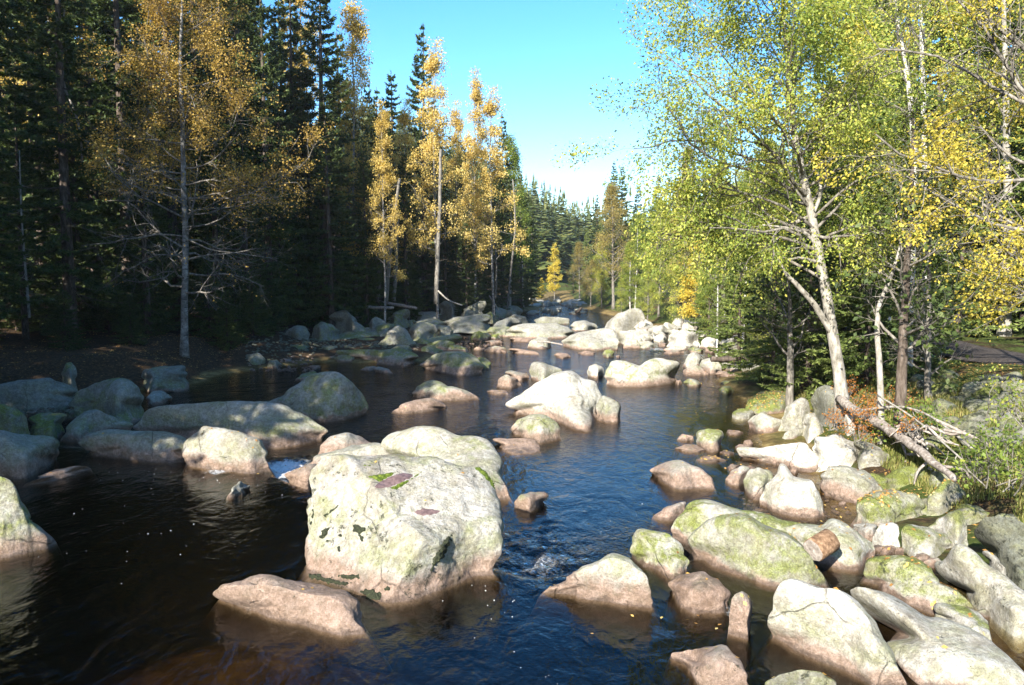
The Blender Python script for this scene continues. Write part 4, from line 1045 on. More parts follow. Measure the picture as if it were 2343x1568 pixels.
def leafy_tree(name, rng, H, limbs, leafmat, barkmat, trunk=None, r0=0.16, leaf=0.07, nleaf=12000, h0=0.3, Lmax=3.2, Lfun=None, up=0.35, dens=None, levels=3,
               nsub=(7, 5), twig=0.5, spread=0.8, droop=0.0, limb_up=0.5, extra=None, wid=0.62, jitter=0.10, fine_sides=3, limbmat=None, gap=0.0, split=False):
    """Empty with trunk, branches, crown. trunk: list of local points (else nearly straight)."""
    root = link(name, None)
    if trunk is None:
        k = 12
        ts = np.linspace(0, 1, k)
        off = np.cumsum(rng.normal(size=(k, 2)) * 0.03 * H / k, 0)
        trunk = np.stack([off[:, 0], off[:, 1], ts * H], 1)
    trunk = np.asarray(trunk, float)
    tt = np.linspace(0, 1, len(trunk))
    def tp(t):
        return np.array([np.interp(t, tt, trunk[:, c]) for c in range(3)])
    fine_t = np.linspace(0, 1, 26)
    P = np.array([tp(t) for t in fine_t])
    P[:, :2] += 0.25 * r0 * np.stack([perlin(P * 1.3 + 7), perlin(P * 1.3 + 31)], 1)
    R = r0 * (1 - fine_t) ** 0.8 + 0.012 + r0 * 0.55 * np.exp(-fine_t * 40)
    P[0, 2] -= 0.35
    V, F = polytube(P, R, 10)
    link('trunk', mesh_np('trunk', V, F, barkmat, True), root)
    g = Grower(rng, twig, levels, up, nsub, spread, droop)
    for i in range(limbs):
        t = h0 + (1 - h0) * ((i + rng.uniform(0, 1)) / limbs)
        p = tp(min(t, 0.995))
        az = i * 2.399 + rng.normal() * 0.5
        tl = (t - h0) / (1 - h0)
        L = (Lfun(tl, az) if Lfun else Lmax * (1 - tl) ** 0.7 * (0.55 + 0.45 * min(1, tl * 5 + .3)) + 0.35) * rng.uniform(0.75, 1.15)
        if L < 0.15:
            continue
        e = limb_up + 0.5 * tl + rng.normal() * 0.12
        d = np.array([math.cos(az) * math.cos(e), math.sin(az) * math.cos(e), math.sin(e)])
        g.branch(p, d, L, max(0.010, r0 * (1 - t) ** 0.9 * 0.42 + 0.006), 1)
    if extra:
        for (t, d, L, rad) in extra:
            g.branch(tp(t), unit(np.array(d, float)), L, rad, 1)
    marks = g.marks + [(len(g.segs), len(g.fine))] if split else [(0, 0), (len(g.segs), len(g.fine))]
    for (s0, f0), (s1, f1) in zip(marks[:-1], marks[1:]):
        if s1 <= s0 or f1 <= f0: continue
        V1, F1 = tubes(g.segs[s0:s1], 6)
        V2, F2 = tubes(g.fine[f0:f1], 3)
        bo = link('limb' if split else 'branches', mesh_np('branches', np.concatenate([V1, V2]), [F1, F2 + len(V1)], limbmat or M['bark'], True), root)
        if not split: bo['kind'] = 'stuff'
    tips, td = np.array(g.tips), np.array(g.tdir)
    w = np.ones(len(tips))
    if dens is not None:
        w = np.clip(dens(tips), 0, None)
    if gap > 0:
        w = w * np.clip((perlin(tips * 0.8 + 11) + 0.5 - gap) * 3, 0.03, 1)
    if nleaf:
        idx = rng.choice(len(tips), nleaf, p=w / w.sum())
        pos = tips[idx] + rng.normal(size=(nleaf, 3)) * jitter * np.array([1, 1, 0.8])
        V, F = leaf_quads(pos, td[idx], leaf, rng, wid)
        link('crown', mesh_np('crown', V, F, leafmat), root)
    return root

def spruce(name, rng, H, R, nwh=46, dens=1.0, low=0.04, twl=0.34, twn=14, r0=None, bare=0.0, card=0.055, sub=True, mat='needle'):
    """Empty with trunk, branches, crown; drooping whorls of needle sprays."""
    root = link(name, None)
    r0 = r0 or H * 0.011 + 0.03
    z = np.linspace(0, 1, 12)
    P = np.stack([0.02 * H * (z ** 2) * rng.normal() * 0.4 + 0 * z, 0 * z, z * H], 1); P[0, 2] = -0.5
    V, F = polytube(P, r0 * (1 - z) ** 0.9 + 0.012, 8)
    link('trunk', mesh_np('trunk', V, F, M['spruce_bark'], True), root)
    segs, cards = [], []
    for k in range(nwh):
        t = low + (1 - low) * (k + rng.uniform(-.3, .3)) / nwh
        t = min(max(t, low), 0.992)
        hz = t * H
        rr = R * ((1 - t) ** 0.82) * (0.72 + 0.28 * min(1, t * 6)) + 0.10
        nb = 6 if t < 0.9 else 5
        for j in range(nb):
            if rng.rand() < 0.12: continue
            az = rng.uniform(0, 6.283)
            L = rr * rng.uniform(0.62, 1.12)
            el = -0.28 + 0.75 * t ** 1.5 + rng.normal() * 0.10
            n = max(4, int(L / 0.32))
            s = np.linspace(0, 1, n + 1)
            rad = s * L * math.cos(el)
            dz = s * L * math.sin(el) - 0.13 * L * (s ** 1.2) + 0.20 * L * s ** 3
            ca, sa_ = math.cos(az), math.sin(az)
            pts = np.stack([ca * rad, sa_ * rad, hz + dz], 1)
            for i in range(n):
                w0 = 0.018 * (1 - s[i]) * L / 2 + 0.005
                segs.append(np.concatenate([pts[i], pts[i + 1], [w0, w0 * 0.8]]))
            if rng.rand() < bare * (1 - t) ** 1.5: continue
            m = int(twn * dens * (0.5 + L))
            st = rng.uniform(0.12, 1.0, m) ** 0.75
            q = np.stack([np.interp(st, s, pts[:, c]) for c in range(3)], 1)
            sg = np.where(rng.rand(m) < 0.5, 1, -1)
            tl = twl * (0.55 + 0.6 * (1 - st)) * rng.uniform(0.6, 1.3, m) * (0.5 + 0.5 * min(1, L))
            out = np.stack([np.full(m, ca), np.full(m, sa_), np.zeros(m)], 1)
            sid = np.stack([np.full(m, -sa_), np.full(m, ca), np.zeros(m)], 1) * sg[:, None]
            d = out * 0.75 + sid * rng.uniform(0.35, 0.95, m)[:, None] + np.array([0, 0, -1]) * rng.uniform(0.1, 0.55, m)[:, None]
            d /= np.linalg.norm(d, axis=1)[:, None]
            cards.append((q, d, tl))
            tipd = unit(pts[-1] - pts[-2])
            cards.append((pts[-1:] - tipd * 0.1, tipd[None], np.array([twl * 0.8])))
    cards.append((np.array([[0, 0, H - 0.25]]) + P[-1] * np.array([1, 1, 0]), np.array([[0, 0, 1.0]]), np.array([0.6])))
    Q = np.concatenate([c[0] for c in cards]); D = np.concatenate([c[1] for c in cards]); L = np.concatenate([c[2] for c in cards])
    n = len(Q)
    if sub:                                     # each spray forks: one axis and two side shoots
        Q = np.concatenate([Q, Q + D * L[:, None] * 0.35, Q + D * L[:, None] * 0.5])
        sd = rng.normal(size=(n, 3)) * 0.8; sd2 = rng.normal(size=(n, 3)) * 0.8
        D2 = D + sd; D2 /= np.linalg.norm(D2, axis=1)[:, None]
        D3 = D + sd2; D3 /= np.linalg.norm(D3, axis=1)[:, None]
        D = np.concatenate([D, D2, D3]); L = np.concatenate([L, L * 0.6, L * 0.5])
        n = len(Q)
    N = rng.normal(size=(n, 3)); N[:, 2] += 0.5
    S = np.cross(D, N); S /= np.linalg.norm(S, axis=1)[:, None]
    W = (card * rng.uniform(0.7, 1.3, n))[:, None]
    Lc = L[:, None]
    V = np.stack([Q, Q + D * Lc * 0.4 + S * W, Q + D * Lc, Q + D * Lc * 0.4 - S * W], 1).reshape(-1, 3)
    link('crown', mesh_np('crown', V, np.arange(n * 4).reshape(-1, 4), M[mat]), root)
    V, F = tubes(segs, 3)
    link('branches', mesh_np('branches', V, F, M['spruce_bark']), root)['kind'] = 'stuff'
    return root

def tree_spot(u, dist, vtop):
    """ground point under photo column u at distance dist, and the height that reaches photo row vtop"""
    x = (u - 1171.0) / FPX * dist / CP
    z = gz(x, dist)
    top = at_y(u, vtop, dist)
    return np.array([x, dist, z]), top[2] - z

PROTO_USED = set()
def plant(proto, H0, u, dist, vtop, label, cat='tree', group=None, wide=1.0, rng=random, rot=None, loc=None, h=None, lean=(0, 0)):
    if loc is None:
        p, h_ = tree_spot(u, dist, vtop)
        h = h or h_
    else:
        p = np.array([loc[0], loc[1], gz(loc[0], loc[1])])
    if proto.name in PROTO_USED:
        o = copy_tree(proto)
    else:
        o = proto
        PROTO_USED.add(proto.name)
    s = h / H0
    o.location = [float(c) for c in p]
    o.scale = (s * wide, s * wide, s)
    o.rotation_euler = (lean[0], lean[1], rng.uniform(0, 6.28) if rot is None else rot)
    tag(o, label, cat, group)
    return o
# ------------------------------------------------------------------ the forest
RNG = np.random.RandomState(42)
PR = random.Random(5)
def S_(k): return np.random.RandomState(k)

sprA = spruce('spruce_tree', S_(1), 24, 3.7, 56, 1.0, 0.02, 0.46, 25, card=0.040)
sprB = spruce('spruce_tree', S_(2), 24, 3.0, 54, 1.0, 0.04, 0.46, 25, card=0.040)
sprC = spruce('spruce_tree', S_(3), 24, 3.4, 50, 0.95, 0.10, 0.48, 25, bare=0.3, card=0.040)
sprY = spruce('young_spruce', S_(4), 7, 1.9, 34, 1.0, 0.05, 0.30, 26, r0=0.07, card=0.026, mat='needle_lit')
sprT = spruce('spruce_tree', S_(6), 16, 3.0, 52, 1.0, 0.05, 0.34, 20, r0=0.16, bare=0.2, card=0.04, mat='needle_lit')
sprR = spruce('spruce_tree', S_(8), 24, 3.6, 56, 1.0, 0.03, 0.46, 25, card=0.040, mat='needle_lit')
SPR = [(sprA, 24), (sprB, 24), (sprC, 24)]

# left bank: the dark spruce wall
LW = 'dark spruce of the dense shaded forest wall on the left bank'
LG = 'spruces of the left forest wall'
left_named = {
    (620, 50): 'tall dark spruce right behind the golden birch crown on the left bank',
    (745, 56): 'tall spruce with blue sky showing through its tip, left of the first thin golden birch',
    (905, 70): 'small pointed spruce tip between the two golden birch groups',
    (972, 72): 'slender spruce with the highest open tip against the blue sky',
    (1150, 84): 'dark spruce at the right end of the golden birches',
    (1190, 92): 'last spruce of the left forest wall, stepping down to the gap',
}
left_spots = [(-260, 30, -700), (-140, 36, -560), (-60, 31, -420), (30, 40, -600), (105, 45, -420), (165, 36, -380), (230, 47, -520), (300, 42, -420), (345, 54, -320),
    (405, 47, -340), (470, 52, -300), (520, 58, -260), (560, 50, -330), (620, 50, -170), (680, 56, -90), (745, 56, -90), (660, 66, -60), (790, 68, 70), (850, 74, 190),
    (872, 66, 205), (905, 70, 165), (972, 72, 55), (1035, 82, 330), (1062, 76, 330), (1150, 84, 262), (1190, 92, 390), (1204, 100, 440), (930, 64, 340), (1090, 72, 400),
    (1000, 80, 330), (815, 62, 260), (1130, 80, 400), (760, 54, 200), (700, 62, 30), (590, 70, -40), (430, 66, -200), (250, 60, -300), (120, 58, -300), (890, 80, 230),
    (955, 86, 300), (1110, 92, 400), (1170, 100, 420), (840, 58, 330), (650, 54, 60), (500, 44, 120), (340, 39, 100), (190, 42, 40), (60, 35, 150), (-20, 38, 0), (570, 46, 240), (720, 58, 220), (1020, 70, 430), (870, 60, 400), (1068, 68, 480), (1215, 112, 450), (-60, 60, -300), (40, 66, -260), (110, 72, -250), (190, 70, -280), (270, 74, -240), (340, 78, -230), (410, 80, -220), (480, 76, -220), (540, 82, -180), (600, 84, -120), (150, 54, -200), (20, 52, -260)]
for i, (u, dist, vt) in enumerate(left_spots):
    pr, H0 = SPR[(i * 7 + 3) % 3]
    plant(pr, H0, u, dist, vt, left_named.get((u, dist), LW), 'spruce', LG, wide=PR.uniform(0.85, 1.1) * (1.15 if vt > 100 else 1.0), rng=PR)
# trees of the same wood going on towards the viewer, beyond the left edge of the picture
for i, (x, y, h) in enumerate([(-17.5, 3.5, 21), (-16.5, 8, 19), (-20, 1.5, 22), (-21, 7, 24), (-17, 13, 19), (-19.5, 10.5, 22), (-23, 13.5, 24), (-17.5, 17, 18), (-20.5, 17, 23), (-24.5, 3, 24), (-26, 19, 25), (-22, 21, 23), (-24, 26, 25), (-28, 11, 25), (-14.5, 6.5, 16), (-14.2, 10.5, 15), (-15, 14, 17), (-18.5, 6, 21), (-22, 10, 24)]):
    pr, H0 = SPR[i % 3]
    plant(pr, H0, 0, 0, 0, 'spruce of the left bank wood beyond the left edge of the picture', 'spruce', LG, rng=PR, loc=(x, y), h=h)

# low spruces in the dark under the left forest edge
sprD = spruce('young_spruce', S_(5), 7, 2.2, 34, 1.0, 0.03, 0.34, 22, r0=0.07, card=0.032)
for i, (u, dist, h_) in enumerate([(-40, 33, 3.2), (40, 36, 3.8), (110, 38, 3.0), (180, 40, 4.2), (250, 41, 3.4), (310, 40, 4.4), (360, 43, 3.8), (480, 42, 4.4), (540, 45, 4.6), (600, 48, 4.8), (650, 54, 4.2), (700, 60, 5), (770, 63, 4.8), (830, 64, 5.2), (940, 67, 5), (1040, 72, 5.2), (1090, 76, 5), (150, 33, 2.6), (300, 36, 2.4), (520, 40.5, 3.2), (580, 43, 3.6)]):
    x_ = (u - 1171.0) / FPX * dist / CP
    plant(sprD, 7, 0, 0, 0, LW + ', low', 'spruce', LG, wide=1.3, rng=PR, loc=(x_, dist), h=h_)
# right bank: sunlit spruces behind the leafy trees
RWt = 'sunlit green spruce filling the slope behind the leafy trees on the right bank'
RGp = 'spruces of the right bank'
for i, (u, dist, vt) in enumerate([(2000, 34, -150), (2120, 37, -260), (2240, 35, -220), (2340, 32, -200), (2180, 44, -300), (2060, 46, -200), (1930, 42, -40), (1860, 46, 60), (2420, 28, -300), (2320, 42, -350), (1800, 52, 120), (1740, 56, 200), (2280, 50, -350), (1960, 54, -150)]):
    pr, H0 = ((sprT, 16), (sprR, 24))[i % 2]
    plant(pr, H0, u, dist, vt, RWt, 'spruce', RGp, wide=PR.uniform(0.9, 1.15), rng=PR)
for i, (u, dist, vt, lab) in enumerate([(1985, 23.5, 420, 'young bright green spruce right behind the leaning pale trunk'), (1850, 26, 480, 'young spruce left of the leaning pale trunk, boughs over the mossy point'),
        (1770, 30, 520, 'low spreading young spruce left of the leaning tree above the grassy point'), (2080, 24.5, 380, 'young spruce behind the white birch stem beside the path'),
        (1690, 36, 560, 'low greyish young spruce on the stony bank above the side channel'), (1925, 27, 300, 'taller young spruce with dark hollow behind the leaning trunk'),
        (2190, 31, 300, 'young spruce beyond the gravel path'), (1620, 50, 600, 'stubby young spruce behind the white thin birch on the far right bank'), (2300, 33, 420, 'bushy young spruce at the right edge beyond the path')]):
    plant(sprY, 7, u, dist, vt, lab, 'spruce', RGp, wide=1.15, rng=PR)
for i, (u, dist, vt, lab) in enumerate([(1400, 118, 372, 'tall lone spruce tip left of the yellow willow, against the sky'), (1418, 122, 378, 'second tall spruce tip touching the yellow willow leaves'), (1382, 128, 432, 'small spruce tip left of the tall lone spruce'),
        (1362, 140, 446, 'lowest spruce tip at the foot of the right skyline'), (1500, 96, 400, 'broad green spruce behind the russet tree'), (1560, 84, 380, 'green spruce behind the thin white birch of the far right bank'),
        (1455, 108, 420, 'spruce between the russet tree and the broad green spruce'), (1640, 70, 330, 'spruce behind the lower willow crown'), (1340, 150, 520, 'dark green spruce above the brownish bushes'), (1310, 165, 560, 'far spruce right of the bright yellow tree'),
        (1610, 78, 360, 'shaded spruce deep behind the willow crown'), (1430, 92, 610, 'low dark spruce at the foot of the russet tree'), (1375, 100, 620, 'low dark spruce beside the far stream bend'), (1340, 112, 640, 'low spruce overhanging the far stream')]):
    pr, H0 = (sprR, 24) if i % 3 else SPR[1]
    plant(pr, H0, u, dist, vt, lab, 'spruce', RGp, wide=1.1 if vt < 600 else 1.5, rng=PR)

# ---- broadleaved trees
def px_local(pts, dist, base):
    return np.array([at_y(u, v, dist + dd) - base for (u, v, dd) in pts])

# golden birch of the left bank
b1, _ = tree_spot(420, 35.5, 0)
b1 = np.array([b1[0], 35.5, gz(b1[0], 35.5)])
tr = px_local([(418, 806, 0), (422, 700, 0), (425, 560, 0), (420, 430, 0), (418, 300, .1), (412, 150, .2), (416, 0, .2), (422, -150, .2)], 35.5, b1)
tr[0] = 0
def dens1(T):
    return np.clip((T[:, 2] - 5.2) / 5.0, 0.025, 1) * np.where((T[:, 2] < 7.5) & (T[:, 0] < 0.5), 0.12, 1)
def L1(t, az):
    return 1.1 + 4.0 * (1 - t) ** 0.65 * min(1, 0.6 + t * 2.2)
g1 = leafy_tree('birch_tree', S_(11), 20, 58, M['dullgold'], M['dimbirch'], tr, 0.16, 0.092, 42000, 0.17, up=0.1, Lfun=L1, dens=dens1, nsub=(9, 6), twig=0.5, limb_up=0.05, spread=0.85,
                extra=[(0.40, (1, -.25, 0.10), 6.4, 0.055), (0.36, (1, .2, 0.05), 5.2, 0.045), (0.30, (1, -.5, -.02), 4.6, 0.04), (0.26, (-.9, -.5, 0.05), 4.0, 0.035), (0.33, (.8, -.6, 0.12), 4.8, 0.04)], jitter=0.17, gap=0.30, wid=0.8, split=True)
g1.location = b1
tag(g1, 'large golden-brown birch with white stem at the edge of the left bank', 'birch', 'golden birches')

brA = leafy_tree('birch_tree', S_(12), 22, 46, M['palegold'], M['dimbirch'], None, 0.14, 0.15, 14000, 0.24, Lmax=2.7, nsub=(6, 5), twig=0.55, limb_up=0.55, jitter=0.17, gap=0.28, levels=3, wid=0.8)
brB = leafy_tree('birch_tree', S_(13), 22, 44, M['palegold'], M['dimbirch'], None, 0.13, 0.15, 14000, 0.26, Lmax=3.1, nsub=(6, 5), twig=0.55, limb_up=0.45, jitter=0.17, gap=0.28, levels=3, wid=0.8)
for i, (pr, u, dist, vt, w, lab) in enumerate([(brA, 815, 60, 10, .85, 'thin golden birch with leafy tip against the sky, left of the slender spruce'), (brB, 1000, 62, 108, .85, 'tall golden birch in front of the slender open spruce, bluish stem at the boulders'),
        (brA, 1085, 70, 180, .7, 'golden birch just right of the tallest one, thin pointed top'), (brB, 1128, 68, 215, .95, 'bushy golden birch nearest the sky gap'), (brA, 880, 56, 250, .8, 'leaning golden birch with a dark lower stem in the forest shade'),
        (brB, 935, 66, 240, .8, 'olive-gold birch left of the slender open spruce'), (brA, 1045, 74, 250, .7, 'golden birch between the tall one and the bushy one'), (brB, 700, 61, -60, .8, 'sparse golden birch mixed into the tall dark spruces'),
        (brA, 150, 47, -330, .9, 'pale birch stem high in the dark left forest'), (brB, 60, 50, -300, .9, 'yellowing birch at the upper left corner'), (brA, 540, 60, -200, 1.0, 'golden birch rising behind the large golden-brown birch')]):
    plant(pr, 22, u, dist, vt, lab, 'birch', 'golden birches', wide=w, rng=PR)

brG = leafy_tree('green_birch', S_(14), 16, 40, M['lime'], M['birchbark'], None, 0.12, 0.125, 20000, 0.2, Lmax=2.6, nsub=(6, 5), twig=0.55, limb_up=0.5, jitter=0.2, gap=0.35, wid=0.8)
brY = leafy_tree('yellow_tree', S_(15), 16, 44, M['yellow'], M['bark'], None, 0.16, 0.125, 27000, 0.14, Lmax=3.6, nsub=(7, 5), twig=0.6, limb_up=0.4, jitter=0.22, gap=0.33, wid=0.8)
brR = leafy_tree('russet_tree', S_(16), 16, 44, M['brown'], M['bark'], None, 0.17, 0.125, 17000, 0.2, Lmax=3.4, nsub=(8, 6), twig=0.6, limb_up=0.5, jitter=0.22, gap=0.36, wid=0.8)
brZ = leafy_tree('bright_yellow_tree', S_(17), 12, 34, M['bright'], M['bark'], None, 0.11, 0.19, 7000, 0.15, Lmax=2.0, nsub=(6, 5), twig=0.5, limb_up=0.55, jitter=0.2, gap=0.3, wid=0.8)
for (pr, H0, u, dist, vt, w, cat, lab) in [
        (brG, 16, 1168, 84, 330, .75, 'birch', 'thin green birch with pale stem at the end of the left wall'), (brG, 16, 1196, 96, 470, .9, 'tree', 'dark green leafy tree closing the left wall at the gap'),
        (brZ, 12, 1268, 135, 565, .9, 'tree', 'bright yellow little tree at the bend of the far stream'), (brZ, 12, 1238, 118, 640, 1.2, 'shrub', 'yellow shrub hanging over the far stream from the left wood'),
        (brR, 16, 1325, 118, 560, 1.2, 'tree', 'brownish half-bare tree right of the bright yellow one'), (brR, 16, 1402, 90, 432, 1.15, 'tree', 'russet-gold tree with a stout grey stem on the far right bank'),
        (brG, 16, 1452, 80, 500, 1.1, 'tree', 'light green tree right of the russet-gold tree'), (brY, 16, 1505, 72, 470, .9, 'tree', 'yellow-green tree in the middle of the far right bank'),
        (brR, 16, 1568, 63, 350, .7, 'birch', 'thin white-stemmed birch with brown twigs above the rubble bank'), (brY, 16, 1635, 52, 400, .75, 'tree', 'yellow-green tree touching the lower left of the willow crown'),
        (brY, 16, 1480, 66, 600, 1.0, 'shrub', 'low yellow-green bush tree above the great sloping boulder'), (brZ, 12, 1590, 58, 560, 1.2, 'tree', 'bright yellow foliage tree right of the thin white birch'),
        (brG, 16, 1700, 44, 380, .8, 'tree', 'green leafy tree filling in under the willow crown'), (brY, 16, 1550, 78, 450, .9, 'tree', 'pale yellow-green tree behind the thin white birch'), (brY, 16, 2180, 36, -60, .9, 'tree', 'yellow-green tree high behind the white birch stems'),
        (brG, 16, 2290, 40, -120, .9, 'tree', 'green leafy tree at the upper right corner'), (brY, 16, 1980, 40, -80, .8, 'tree', 'yellowish tree high right of the willow top'), (brY, 16, 1760, 34, 470, .8, 'tree', 'yellow-green young tree in the gap left of the leaning trunk'), (brG, 16, 1640, 42, 520, 1.0, 'tree', 'bushy light green tree over the rubble bank'), (brY, 16, 1880, 33, 240, .7, 'tree', 'yellow-green tree close behind the willow stem'), (brG, 16, 2030, 31, 150, .7, 'tree', 'light green tree behind the white birch stem'), (brY, 16, 1560, 60, 520, 1.0, 'tree', 'broad yellow-green tree beside the thin white birch'), (brG, 16, 1440, 74, 560, 1.1, 'tree', 'light green bushy tree above the great sloping boulder'), (brY, 16, 1375, 94, 560, 1.0, 'tree', 'yellow-green tree left of the stout grey stem'), (brY, 16, 1690, 53, 400, 1.0, 'tree', 'broad yellow-green tree low behind the left willow boughs'), (brY, 16, 1750, 55, 340, .9, 'tree', 'yellow-green tree just left of the willow stem, far bank'), (brG, 16, 1655, 58, 440, 1.0, 'tree', 'light green tree rising over the jagged white boulder'), (brR, 16, 1350, 100, 600, 1.2, 'shrub', 'brown-green bushes above the far stream rocks'), (brY, 16, 1420, 84, 640, 1.2, 'shrub', 'sunny low bush left of the stout grey stem')]:
    plant(pr, H0, u, dist, vt, lab, cat, 'broadleaved trees along the valley', wide=w, rng=PR)

# leaning pale willow, the main tree of the right bank
WD = 20.5
bw = on_z(1922, 912, 1.0); bw = np.array([bw[0], WD, 0.85])
tr = px_local([(1924, 915, 0), (1922, 870, 0), (1908, 790, 0), (1893, 690, 0), (1873, 590, 0), (1858, 500, 0), (1836, 400, 0), (1818, 310, .2), (1806, 200, .4), (1796, 90, .5), (1790, -20, .5), (1780, -120, .5)], WD, bw)
tr[0] = (0, 0, -0.1)
def Lw(t, az):
    c = math.cos(az - math.pi * 1.05)
    return (1.6 + 2.9 * math.sin(math.pi * min(1, 0.25 + 0.8 * t)) * (0.72 + 0.42 * c))
gw = leafy_tree('willow_tree', S_(21), 13, 48, M['yellow'], M['palebark'], tr, 0.165, 0.086, 104000, 0.38, Lfun=Lw, nsub=(9, 7), twig=0.5, limb_up=0.35, spread=0.8, droop=0.35, jitter=0.15, gap=0.14,
                extra=[(0.32, (-1, -.1, 0.55), 3.4, 0.05), (0.36, (-1, -.4, 0.35), 3.8, 0.05), (0.42, (-1, -.1, 0.25), 4.4, 0.06), (0.46, (-1, .3, 0.2), 4.6, 0.06), (0.50, (-1, -.3, 0.3), 4.8, 0.06), (0.40, (.6, -.5, .5), 2.6, 0.04), (0.38, (-1, .3, .10), 4.4, .05), (0.48, (-1, .6, .04), 4.5, .05)],
                limbmat=M['bark'], wid=0.55, split=True)
gw.location = bw
tag(gw, 'leaning pale-barked willow with yellow-green crown over the stream', 'tree')
# its dead side stem
def stem_object(name, pts, rad, mat, parent=None, sides=8, twigs=0, rng=None, tw=0.5, rough=0.35):
    P = np.array(pts, float)
    t = np.linspace(0, 1, len(P)); tf = np.linspace(0, 1, max(10, len(P) * 4))
    Q = np.stack([np.interp(tf, t, P[:, c]) for c in range(3)], 1)
    k = np.array([1, 2, 3, 2, 1.0]) / 9
    for c in range(3):
        Q[:, c] = np.convolve(np.concatenate([Q[:1, c]] * 2 + [Q[:, c]] + [Q[-1:, c]] * 2), k, 'valid')
    Rr = np.interp(tf, np.linspace(0, 1, len(rad)), rad)
    Q = Q + rough * Rr[:, None] * np.stack([perlin(Q * 3 + c * 9.1) for c in range(3)], 1)
    V, F = polytube(Q, Rr, sides)
    if rough > .4:
        V = V + 0.16 * Rr.mean() * np.stack([fbm(V * 7 + 3 * c, 3) for c in range(3)], 1) * 2
    org = Q[0].copy()
    if parent is not None:
        o = link(name, mesh_np(name, V, F, mat, True), parent)
        return o
    o = link(name, mesh_np(name, V - org, F, mat, True), None, org)
    if twigs:
        sg = []
        for i in range(twigs):
            j = rng.randint(len(Q) // 6, len(Q) - 1)
            d = unit(rng.normal(size=3) + np.array([0, 0, 0.2])); p = Q[j] - org
            L = tw * rng.uniform(0.4, 1.2)
            for s in range(3):
                d2 = unit(d + rng.normal(size=3) * 0.25); q = p + d2 * L / 3
                sg.append(np.concatenate([p, q, [0.012 * (1 - s * .3), 0.012 * (.7 - s * .3) + .002]])); p = q
        V, F = tubes(sg, 4)
        link('twigs', mesh_np('twigs', V, F, mat), o)['kind'] = 'stuff'
    return o
def local_px(pts, base): return [at_y(u, v, y) - base for (u, v, y) in pts]
o = stem_object('side_stem', local_px([(1903, 765, 20.5), (1870, 705, 20.3), (1830, 660, 20.1), (1795, 625, 20.0), (1760, 560, 19.9)], bw), [0.10, 0.085, 0.07, 0.05, 0.03], M['palebark'], gw)
for pts, rad in [([(1868, 560, 20.5), (1840, 530, 20.4), (1790, 520, 20.2), (1740, 515, 20.0)], [.06, .05, .03, .02]), ([(1872, 600, 20.5), (1830, 590, 20.3), (1800, 595, 20.1)], [.05, .04, .03]), ([(1860, 490, 20.5), (1880, 440, 20.6), (1868, 390, 20.6)], [.06, .05, .03]),
                 ([(1900, 745, 20.4), (1885, 700, 20.1)], [.03, .02])]:
    stem_object('dead_branch', local_px(pts, bw), rad, M['palebark'], gw, 6)

# white birches behind the willow
def stem_tree(name, pts, dist, r0, label, leafmat, bark, seed, nleaf, h0, Lm, cat='birch', leaf=0.08, limbs=30, **kw):
    b = at_y(pts[0][0], pts[0][1], dist)
    base = np.array([b[0], dist, gz(b[0], dist)])
    tr = px_local([(u, v, 0) for (u, v) in pts], dist, base)
    tr[0, 2] = -0.2
    o = leafy_tree(name, S_(seed), 15, limbs, leafmat, bark, tr, r0, leaf, nleaf, h0, Lmax=Lm, nsub=(6, 5), twig=0.5, jitter=0.16, gap=0.35, **kw)
    o.location = base
    tag(o, label, cat, 'trees of the right bank')
    return o
stem_tree('birch_tree', [(2078, 800), (2082, 650), (2088, 520), (2092, 360), (2082, 230), (2062, 100), (2045, 0), (2030, -120)], 24, 0.13, 'white birch stem running up right of the willow', M['yellow'], M['birchbark'], 31, 5200, 0.42, 2.2, limbs=24)
stem_tree('birch_tree', [(2120, 780), (2118, 500), (2112, 250), (2108, 100), (2104, -20), (2100, -140)], 26, 0.11, 'second, thinner white birch stem near the top right', M['yellow'], M['birchbark'], 32, 4200, 0.45, 2.0, limbs=22)
stem_tree('birch_tree', [(2022, 935), (2012, 850), (2006, 760), (2008, 700), (2040, 630), (2060, 560), (2048, 480)], 18.2, 0.07, 'thin pale broken-topped stem between the willow and the spruce trunk', M['yellow'], M['palebark'], 33, 260, 0.55, 0.9, limbs=8, cat='tree')
stem_tree('conifer_tree', [(2058, 950), (2062, 860), (2066, 760), (2075, 600), (2085, 420), (2090, 250)], 17.8, 0.13, 'reddish conifer trunk with bare lower twigs beside the thin pale stem', M['needle'], M['spruce_bark'], 34, 1500, 0.30, 1.4, cat='tree', leaf=0.16, limbs=26)
stem_tree('conifer_tree', [(2122, 975), (2122, 900), (2122, 820), (2124, 600), (2128, 400)], 19.5, 0.10, 'grey lichened trunk in front of the mossy stone bank', M['needle'], M['bark'], 35, 1200, 0.35, 1.2, cat='tree', leaf=0.16, limbs=20)
stem_tree('conifer_tree', [(1808, 880), (1808, 800), (1806, 700), (1800, 560)], 25, 0.13, 'short grey trunk at the grassy point left of the willow', M['needle'], M['bark'], 36, 900, 0.25, 1.6, cat='tree', leaf=0.16, limbs=18)
stem_tree('conifer_tree', [(2300, 720), (2302, 640), (2306, 480), (2300, 250), (2296, 0), (2290, -200)], 30, 0.22, 'stout pale trunk on the slope beyond the path', M['lime'], M['palebark'], 37, 3800, 0.35, 2.8, cat='tree', limbs=26)

